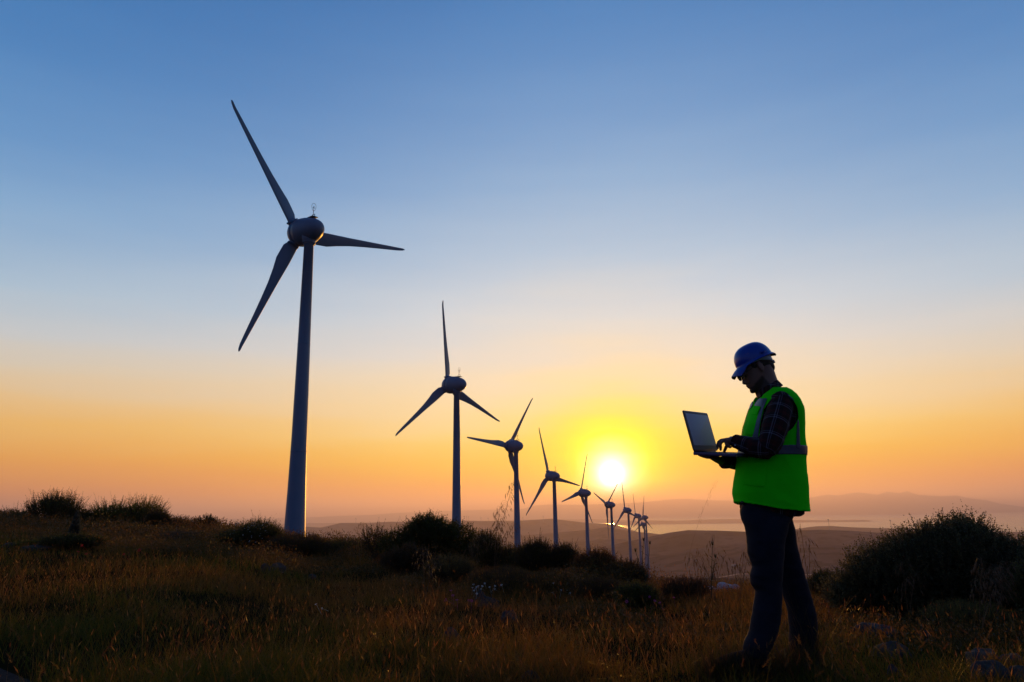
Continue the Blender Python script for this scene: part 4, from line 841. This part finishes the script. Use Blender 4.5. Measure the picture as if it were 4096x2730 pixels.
a_ = body.data.color_attributes.new('tint', 'FLOAT_COLOR', 'POINT'); c4 = np.ones((len(co), 4), np.float32); c4[:, :3] = np.array((.24, .12, .085)) * (1 - msk) + np.array((.060, .032, .021)) * msk; a_.data.foreach_set('color', c4.ravel())
# hair under the helmet
hair_m = mat('dark_brown_hair', (.035, .022, .015), .6, .4, noise=(120, .8, (.015, .010, .008)), bump=(160, .8, .004))
b = MB(); b.ell(hp(-.018, 0, .040), (.090, .0815, .088), MH); b.ell(hp(-.050, 0, .008), (.050, .070, .05), MH); b.ell(hp(-.070, 0, -.028), (.030, .050, .042), MH); 
for s in (-1, 1): b.ell(hp(.022, s * .066, .030), (.022, .011, .03), MH)
b.tube([hp(-.1, .01, .045), hp(-.112, .012, .028), HD(1010, 575, DM + .01)], [.014, .009, .001], 6)
adopt(b.remesh('hair', hair_m, None, .005, it=2), man)
# glasses
gl_m = mat('glasses_frame', (.02, .015, .012), .3, .5); lens_m = mat('lens_glass', (.8, .8, .8), .05, .6); lens_m.node_tree.nodes['Principled BSDF'].inputs['Transmission Weight'].default_value = .95
b = MB()
for s in (-1, 1):
    b.tube([hp(.104, s * .055, .010), hp(.06, s * .074, .012), hp(-.004, s * .080, .022), hp(-.020, s * .079, .005)], .0022, 6)
    q = [hp(.108 - .10 * (s_ * s_) * 2, s * .031 + .026 * math.cos(a), .002 + .019 * math.sin(a)) for a, s_ in [(2 * math.pi * j / 20, (.031 * s + .026 * math.cos(2 * math.pi * j / 20))) for j in range(21)]]
    b.tube(q, .0018, 6, cap=False)
b.tube([hp(.110, -.006, .008), hp(.110, .006, .008)], .0018, 6)
fr = adopt(b.build('glasses', gl_m), man)
for s in (-1, 1):
    lb_ = MB(); lb_.ell(hp(.1075, s * .031, .002), (.0012, .025, .018), MH, nu=20, nv=8); o = lb_.build('lens', lens_m); o.parent = fr
# helmet
hel_m = mat('blue_helmet_plastic', (.004, .045, .36), .3, .4, coat=.3)
Fc_ = Vector((-.911, 0, -.412)); Uc = Vector((-.412, 0, .911)); C0 = HD(605, 538)
def hq(f, s, u): return C0 + Fc_ * f + Sh * s + Uc * u
b = MB(); k = 72
def dome(sc, u0=0.):
    rings = []
    for i in range(17):
        t_ = i / 16 * math.pi / 2 * .985; cz, sz = math.sin(t_), math.cos(t_)
        rings.append([hq((.1135 if math.cos(a) > 0 else .1135) * sc * math.cos(a) * sz ** .74 + .002 * cz, .096 * sc * math.sin(a) * sz ** .74, u0 + .105 * sc * cz ** 1.0) for a in [2 * math.pi * j / k for j in range(k)]])
    return rings
def rim(a):
    d = abs((math.degrees(a) + 180) % 360 - 180)
    return (np.interp(d, [0, 18, 30, 38, 48, 75, 95, 150, 180], [.054, .051, .043, .025, .010, .009, .009, .014, .020]), np.interp(d, [0, 18, 30, 38, 48, 75, 95, 150, 180], [-.028, -.038, -.048, -.032, -.012, -.006, -.004, -.012, -.026]))
out = dome(1.0)
rings = out[::-1]
edge = []; mid = []
for j in range(k):
    a = 2 * math.pi * j / k; e, dr = rim(a); fx, sy = math.cos(a), math.sin(a)
    mid.append(hq(.1135 * fx + .45 * e * fx - .004 * 0, .096 * sy + .45 * e * sy * .8, dr * .35)); edge.append(hq(.1135 * fx + e * fx, .096 * sy + e * sy * .8, dr))
inn = dome(.965)
mid2 = [p - Uc * .003 + Vector((0, 0, 0)) for p in mid]; edge2 = [p - Uc * .004 for p in edge]
b.rings(rings + [mid, edge, edge2, mid2] + inn, cap=True)
helmet = adopt(b.build('helmet', hel_m), man); helmet.data.materials.append(mat('helmet_inside_shade', (.004, .006, .02), .8, .1))  # shade inside the shell and under the peak, painted as dark navy
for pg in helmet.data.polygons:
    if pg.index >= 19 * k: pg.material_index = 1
bb = MB(); 

for s in (-1, 1):
    bb = MB(); bb.box(hq(-.035, s * .0955, .020), (.014, .004, .007), Matrix((Fc_, Sh, Uc)).transposed()); bb.build('accessory_slot', hel_m).parent = helmet
band_m = mat('suspension_band', (.38, .44, .50), .4, .4)
b = MB(); V = []; nn = 40
for j in range(nn + 1):
    d = R(35 + 290 * j / nn); w_ = np.interp(abs(math.degrees(d) - 180), [0, 35, 60, 90, 145], [.020, .034, .026, .010, .007]); dn_ = np.interp(abs(math.degrees(d) - 180), [0, 35, 60, 90, 145], [-.046, -.036, -.020, -.010, -.008])
    V += [hq(.099 * math.cos(d), .0865 * math.sin(d), dn_ + w_), hq((.103 - .004) * math.cos(d), .0845 * math.sin(d), dn_ - w_ * .55)]
me_ = mesh_obj('head_band', V, [(2 * j, 2 * j + 2, 2 * j + 3, 2 * j + 1) for j in range(nn)], band_m, None, True); sd = me_.modifiers.new('s', 'SOLIDIFY'); sd.thickness = .003; me_.parent = helmet
bb = MB(); bb.box(hq(-.095, 0, -.056), (.005, .024, .010), Matrix((Fc_, Sh, Uc)).transposed()); bb.build('adjuster', band_m).parent = helmet

# plaid shirt
def plaid_mat():
    m = bpy.data.materials.new('plaid_flannel'); m.use_nodes = True; t = m.node_tree; bs = t.nodes['Principled BSDF']; bs.inputs['Roughness'].default_value = .9; bs.inputs['Specular IOR Level'].default_value = .15
    a = N(t, 'ShaderNodeAttribute', attribute_name='tint'); s = N(t, 'ShaderNodeSeparateColor'); t.links.new(a.outputs['Color'], s.inputs[0])
    def stripe(v, per, off, w):
        f = math_(t, 'FRACT', math_(t, 'ADD', math_(t, 'DIVIDE', v, per), off)); return math_(t, 'LESS_THAN', math_(t, 'ABSOLUTE', math_(t, 'SUBTRACT', f, .5)), w)
    U, W = s.outputs[0], s.outputs[1]
    light = math_(t, 'ADD', math_(t, 'ADD', stripe(U, .094, 0, .035), stripe(U, .094, .13, .02)), math_(t, 'ADD', stripe(W, .094, 0, .035), stripe(W, .094, .13, .02)))
    red = math_(t, 'ADD', stripe(U, .094, .5, .12), stripe(W, .094, .5, .12))
    c = mixc(t, math_(t, 'MULTIPLY', red, .45, clamp=True), (.020, .011, .011), (.070, .014, .012)); c = mixc(t, math_(t, 'MULTIPLY', light, .26, clamp=True), c, (.30, .28, .33))
    t.links.new(c, bs.inputs['Base Color']); return m
plaid_m = plaid_mat()
def plaid_uv(me):
    V = np.array([v.co for v in me.vertices]); best = np.full(len(V), 9.); uv = np.zeros((len(V), 3))
    axes = [([Vector((3.1 * 0 + at(3100, 1560, DM).x, DM, at(3100, 1560, DM).z)), Vector((at(3095, 2060, DM).x, DM, at(3095, 2060, DM).z))], .19, 0.), ([A_N[0], A_N[1], A_N[2]], .06, .3), ([A_N[3], A_N[4], A_N[5], A_N[6]], .05, .62), ([A_F[0], A_F[1], A_F[2]], .06, .3), ([A_F[3], A_F[4], A_F[5], A_F[6]], .05, .62)]
    for pts, rad, off in axes:
        acc = off
        for p, q in zip(pts[:-1], pts[1:]):
            p_, q_ = np.array(p), np.array(q); d = q_ - p_; L = np.linalg.norm(d); d /= L; rel = V - p_; s = np.clip(rel @ d, 0, L); c = rel - s[:, None] * d; dist = np.linalg.norm(c, axis=1) - rad
            e1 = np.cross(d, [0, 1, 0]); e1 /= np.linalg.norm(e1); e2 = np.cross(d, e1); th = np.arctan2(c @ e2, c @ e1)
            k = dist < best; best[k] = dist[k]; uv[k, 0] = (acc + (rel @ d))[k]; uv[k, 1] = (th * (rad + .01) + .4)[k]; acc += L
    a = me.color_attributes.new('tint', 'FLOAT_COLOR', 'POINT'); c4 = np.ones((len(V), 4), np.float32); c4[:, :3] = uv + 1.0; a.data.foreach_set('color', c4.ravel())
def wrinkle(me, amp, sx=16., seed=0, k3=None):
    n = len(me.vertices); co = np.empty(n * 3, np.float32); me.vertices.foreach_get('co', co); co = co.reshape(-1, 3); no = np.empty(n * 3, np.float32); me.vertex_normals.foreach_get('vector', no); no = no.reshape(-1, 3)
    kx = k3 or (1, .6, 1.6); q = co * np.array(kx) * sx; f = fbm(q[:, 0] + q[:, 1] * .7, q[:, 2] + q[:, 0] * .35, seed, 3); f = f + .6 * (1 - np.abs(fbm(q[:, 2] * .8 + q[:, 0] * .3, q[:, 0] * .5 - q[:, 1], seed + 9, 2)) * 2.5)
    co = co + no * (f * amp)[:, None]; me.vertices.foreach_set('co', co.ravel()); me.update()
def shirt_post(me): plaid_uv(me); wrinkle(me, .0032, 17, 3)
b = MB(); sect_loft(b, SHIRT, 0.)
b.tube(A_N, R_N, 24); b.tube(A_F, R_F, 24); b.ell(A_N[0], (.071, .068, .071)); b.ell(A_F[0], (.071, .068, .071)); b.ell(A_N[2].lerp(A_N[3], .4), (.06, .06, .06))
b.tube([HN(1400, 870, 4.12), HN(1350, 865, 4.135), HN(1300, 835, 4.14)], [.040, .037, .031], 20); b.tube([HN(1200, 1305, 4.385), HN(1110, 1305, 4.378), HN(1082, 1303, 4.375)], [.038, .0385, .037], 20)
shirt = adopt(b.remesh('shirt', plaid_m, None, .0055, it=3, fac=.5, post=shirt_post), man)
# collar: tilted band with a folded leaf
b = MB(); k = 40; rings = [[], [], [], []]
cA, cB = HD(705, 1235), HD(1098, 1015)
for j in range(k):
    a = 2 * math.pi * j / k; f = (1 + math.cos(a)) / 2; p = cB.lerp(cA, f); c_ = (cA + cB) / 2; rad_ = (cA - cB).length / 2
    ax = (cA - cB).normalized(); up2 = ax.cross(Vector((0, 1, 0))); up2 = up2 if up2.z > 0 else -up2
    o = c_ + ax * rad_ * math.cos(a) + Vector((0, 1, 0)) * .070 * math.sin(a)
    for i, (du, dr_) in enumerate(((.020, 0), (.018, .006), (-.024, .016), (-.026, .010))): rings[i].append(o + up2 * du + (o - c_).normalized() * dr_)
b.rings(rings + [rings[0]], cap=False)
collar = b.build('collar', plaid_m); plaid_uv(collar.data); collar.parent = shirt
bb = MB(); bb.ell(HN(1362, 950, 4.092), (.005, .003, .005), nu=10, nv=6); bb.build('cuff_button', band_m).parent = shirt
bb = MB(); bb.tube([HN(1290, 800, 4.12), HN(1275, 800, 4.15), HN(1290, 790, 4.17)], .007, 10); bb.box(HN(1292, 800, 4.135), (.010, .014, .008)); adopt(bb.build('watch', mat('watch_metal', (.5, .5, .55), .25, .5, metal=.8)), man)

# vest
vest_m = mat('hi_vis_green', (.03, 1.0, .008), .8, .05, trans=.22, noise=(6, .25, (.02, .88, .008)))
refl_m = mat('reflective_tape', (.08, .088, .12), .45, .4)
def inside(poly, x, y):
    c = np.zeros(len(x), bool); n = len(poly)
    for i in range(n):
        x0, y0 = poly[i]; x1, y1 = poly[(i + 1) % n]
        k = ((y0 > y) != (y1 > y)) & (x < (x1 - x0) * (y - y0) / ((y1 - y0) + 1e-9) + x0); c ^= k
    return c
def c1(poly): return [(2650 + .4464 * u, 1300 + .4464 * v) for u, v in poly]
ARM = c1([(1040, 602), (1085, 612), (1130, 638), (1185, 692), (1212, 750), (1222, 830), (1200, 880), (1165, 930), (1100, 980), (1040, 1040), (900, 1080), (868, 1000), (870, 930), (885, 840), (905, 760), (960, 680), (1000, 630)])
NECK = c1([(990, 400), (1003, 548), (965, 580), (910, 620), (870, 655), (835, 700), (800, 760), (765, 830), (742, 900), (734, 950), (728, 1000), (600, 1000), (600, 400)])
HEM = [(2900, 2006), (2960, 2009), (3043, 2020.5), (3115, 2035), (3223, 2046), (3300, 2046), (3300, 2200), (2900, 2200)]
def near_far(C):
    """pixel coordinates of each point and of its mirror image in the body's middle plane, near side first"""
    Cm = C.copy(); Cm[:, 1] = DM - np.abs(C[:, 1] - DM); return proj(Cm)
b = MB(); sect_loft(b, TORSO, 0., k=64)
def vest_post(me):
    wrinkle(me, .0042, 10, 8, (1.0, .5, 1.0))
vest_full = b.remesh('vest', vest_m, None, .005, it=4, fac=.5, post=vest_post)
def cut(me, test):
    bm = bmesh.new(); bm.from_mesh(me); C = np.array([f.calc_center_median() for f in bm.faces]); k = test(C); bm.faces.ensure_lookup_table()
    bmesh.ops.delete(bm, geom=[bm.faces[i] for i in np.nonzero(~k)[0]], context='FACES')
    for _ in range(9):
        mv = {}
        for v in bm.verts:
            if v.is_boundary:
                nb = [e.other_vert(v).co for e in v.link_edges if e.is_boundary]
                if len(nb) == 2: mv[v] = v.co.lerp((nb[0] + nb[1]) / 2, .5)
        for v, c in mv.items(): v.co = c
    bm.to_mesh(me); bm.free(); me.update(); me.shade_smooth()
def vest_keep(C):
    x, y = near_far(C); return ~(inside(ARM, x, y) | inside(NECK, x, y) | inside(HEM, x, y) | ((np.abs(C[:, 1] - DM) < .075) & (y < 1590) & (x < 3120)) | (y < 1549))
full = vest_full.data.copy()
cut(vest_full.data, vest_keep)
vest = adopt(vest_full, man); sd = vest.modifiers.new('cloth', 'SOLIDIFY'); sd.thickness = .0025; sd.offset = -1
def patch(name, m, test, lift=.0025, parent=vest, th=.001):
    me = full.copy(); me.name = name; me.materials.clear(); me.materials.append(m)
    n = len(me.vertices); co = np.empty(n * 3, np.float32); me.vertices.foreach_get('co', co); no = np.empty(n * 3, np.float32); me.vertex_normals.foreach_get('vector', no)
    me.vertices.foreach_set('co', co + no * lift); me.update()
    cut(me, lambda C: test(C) & vest_keep(C)); o = link(bpy.data.objects.new(name, me)); o.parent = parent
    s_ = o.modifiers.new('cloth', 'SOLIDIFY'); s_.thickness = th; s_.offset = 1; return o
zt = at(3200, 1790, DM).z; zb_ = at(3200, 1826, DM).z
patch('reflective_band', refl_m, lambda C: (C[:, 2] < zt) & (C[:, 2] > zb_))
FRONTB = c1([(940, 660), (905, 745), (880, 850), (862, 950), (850, 1100), (790, 1100), (815, 960), (845, 850), (878, 740), (905, 655)])
CHESTB = c1([(928, 668), (900, 738), (828, 728), (800, 720), (830, 680), (870, 655)])
BACKB = c1([(1204, 838), (1222, 838), (1236, 1110), (1198, 1110)])
SHOB = c1([(1098, 612), (1100, 608), (1160, 650), (1195, 695), (1188, 704), (1130, 652), (1096, 626)])
def intest(poly): return lambda C: inside(poly, *near_far(C))
for lab, pl in (('shoulder_band', FRONTB), ('chest_band', CHESTB), ('back_band', BACKB), ('shoulder_trim', SHOB)): 
    for sg in (-1, 1): patch('reflective_strip', refl_m, (lambda t_, sg: (lambda C: t_(C) & ((C[:, 1] - DM) * sg > 0)))(intest(pl), sg), .0035)
nearside = lambda t_: (lambda C: t_(C) & (C[:, 1] < DM))
patch('chest_pocket', vest_m, nearside(intest(c1([(822, 730), (876, 735), (858, 800), (812, 990), (740, 985), (760, 900), (790, 800)]))), .003, th=.002)
patch('pocket_flap', vest_m, nearside(intest(c1([(820, 726), (880, 733), (842, 812), (800, 803)]))), .007, th=.002)
patch('side_pocket', vest_m, nearside(intest(c1([(716, 1232), (940, 1245), (918, 1456), (722, 1432)]))), .003, th=.002)
patch('hem_trim', vest_m, lambda C: inside([(2900, 1996), (2960, 2001), (3043, 2012.5), (3115, 2027), (3300, 2040), (3300, 2200), (2900, 2200)], *near_far(C)), .001, th=.0008)

# trousers, belt, boots
jean_m = mat('dark_denim', (.009, .010, .018), .85, .15, noise=(14, .6, (.013, .015, .026)), bump=(420, .3, .001))
def trouser_post(me): wrinkle(me, .0036, 13, 21, (.8, .5, 1.5))
b = MB(); sect_loft(b, LEG_N, 0., 32, 2.2); sect_loft(b, LEG_F, 0., 32, 2.2); b.ell(at(3075, 2060, DM), (.13, .14, .08)); sect_loft(b, [(2000, 2974, 3174, .150), (2040, 2967, 3173, .156), (2072, 2975, 3164, .15), (2095, 2995, 3150, .12)], 0., 36, 2.4)

tr = adopt(b.remesh('trousers', jean_m, None, .006, it=2, fac=.5, post=trouser_post), man)
b = MB(); b.tube([at(2969, 2012 + q, 4.25 + dy) for q, dy in ((0, -.10), (-2, -.03), (-2, .03), (0, .10))], .010, 8); bl_ = b.build('belt', mat('belt_leather', (.03, .02, .015), .5)); bl_.parent = tr; 
boot_m = mat('boot_leather', (.022, .013, .014), .8, .2, bump=(60, .4, .003)); sole_m = mat('boot_sole', (.012, .012, .012), .8)
def boot(toe, heel, ank, Y, ztoe, rad):
    b = MB(); gzv = gz(at(*heel, Y).x, Y) ; T = at(*toe, Y); Hh = at(*heel, Y); A = at(*ank, Y); zg = Hh.z
    pts = [Vector((Hh.x - .035, Y, zg + .055)), Vector((Hh.x - .10, Y, zg + .06)), Vector(((T.x + Hh.x) / 2 - .03, Y, zg + .05)), Vector((T.x + .07, Y, zg + .038 + ztoe * .5)), Vector((T.x + .025, Y, zg + .034 + ztoe))]
    b.tube(pts, [.042, .048, .046, .044, .030], 20, flat=((0, 1, 0), .92)); b.ell(pts[-1], (.030, .036, .028)); b.ell(pts[0], (.036, .036, .045)); b.tube([pts[0] + Vector((-.04, 0, -.01)), A], [.052, .050], 18)
    o = adopt(b.remesh('boot', boot_m, None, .005, it=2), man)
    s = MB(); rings = []
    for dz_ in (0.0, .018):
        ring = []
        for j in range(36):
            a = 2 * math.pi * j / 36; cx = (T.x + Hh.x) / 2 - .005; L_ = (Hh.x - T.x) / 2 - .004; f = math.cos(a)
            ring.append((cx + L_ * math.copysign(abs(f) ** .75, f), Y + .047 * math.copysign(abs(math.sin(a)) ** .8, math.sin(a)), zg + dz_ - .006 + ztoe * max(0, -f)))
        rings.append(ring)
    s.rings(rings); so_ = s.build('sole', sole_m); so_.parent = o
boot((2862, 2676), (3078, 2684), (3030, 2610), 4.11, .006, .05)
boot((3090, 2660), (3276, 2663), (3210, 2600), 4.385, .004, .05)
tag(man, 'man in blue helmet, glasses, green reflective vest, plaid shirt and jeans, typing on laptop', 'person')

# ------------------------------------------------------------------ laptop
lap = empty('laptop'); lap.matrix_world = Matrix(((dX.x, nY.x, nZ.x, L0.x), (dX.y, nY.y, nZ.y, L0.y), (dX.z, nY.z, nZ.z, L0.z), (0, 0, 0, 1)))
def rbox(x0, x1, y0, y1, z0, z1, r=.012, k=6, bev=.0015):
    b = MB(); rings = []
    for z, ins in ((z0, bev), (z0 + bev, 0), (z1 - bev, 0), (z1, bev)):
        ring = []
        for cx, cy, a0 in ((x1 - r, y1 - r, 0), (x0 + r, y1 - r, 90), (x0 + r, y0 + r, 180), (x1 - r, y0 + r, 270)):
            for q in range(k + 1): a = R(a0 + 90 * q / k); ring.append((cx + (r - ins) * math.cos(a), cy + (r - ins) * math.sin(a), z))
        rings.append(ring)
    b.rings(rings); return b
alu_m = mat('laptop_aluminium', (.10, .07, .14), .4, .5, metal=.3); dark_m = mat('keyboard_black', (.02, .02, .022), .5); bez_m = mat('laptop_bezel', (.34, .26, .23), .8, .1); scr_m = mat('matt_grey_screen', (.80, .68, .70), 1.0, .0)  # laptop aluminium carries a violet cast painted in for blue reflection and fringing
DB = .236
base_ = rbox(0, Wd, -.004, DB, -.017, 0).build('base', alu_m, lap)
kb = MB()
for r_ in range(5):
    for c_ in range(14): kb.box((.03 + (Wd - .06) * (c_ + .5) / 14, .045 + .0195 * r_, .0015), (.0098, .0082, .0012))
kb.build('keyboard', dark_m, base_, False)['kind'] = 'stuff'
rbox(Wd / 2 - .05, Wd / 2 + .05, .155, .215, 0, .0012, .004, bev=.0003).build('touchpad', bez_m, base_)
b = MB(); b.tube([(.03, -.004, .004), (Wd - .03, -.004, .004)], .0065, 12); b.build('hinge', dark_m, lap)
# the lid leans back from the hinge
lid = rbox(.0, Wd, .0, .233, -.007, 0, .010).build('lid', mat('lid_shell', (.06, .045, .05), .4, .5, metal=.3), lap)
TLc = HN(272, 250, 4.124); v = TLc - L0; yy = v.dot(nY); zz = v.dot(nZ); th = math.atan2(zz, yy)
lid.matrix_local = Matrix.Translation((0, -.002, .006)) @ Matrix.Rotation(th, 4, 'X')
rbox(.005, Wd - .005, .005, .229, -.0085, -.0068, .008, bev=.0004).build('bezel', bez_m, lid)
rbox(.020, Wd - .014, .030, .216, -.0095, -.0083, .002, bev=.0003).build('display', scr_m, lid)
tag(lap, 'thin open laptop with blank grey screen, resting on the right hand of the man', 'laptop')

# ------------------------------------------------------------------ haze
hb = MB(); hb.box((0, 0, (-460 + 690) / 2), (60000, 60000, (690 + 460) / 2))
hm = bpy.data.materials.new('haze_air'); hm.use_nodes = True; t = hm.node_tree; t.nodes.remove(t.nodes['Principled BSDF'])
pv = N(t, 'ShaderNodeVolumePrincipled'); pv.inputs['Color'].default_value = (.92, .79, .80, 1); pv.inputs['Density'].default_value = 6.8e-5; pv.inputs['Anisotropy'].default_value = .5
t.links.new(pv.outputs[0], t.nodes['Material Output'].inputs['Volume'])
tag(hb.build('haze', hm, None, False), 'evening haze over the valleys and sea', 'haze', kind='stuff')
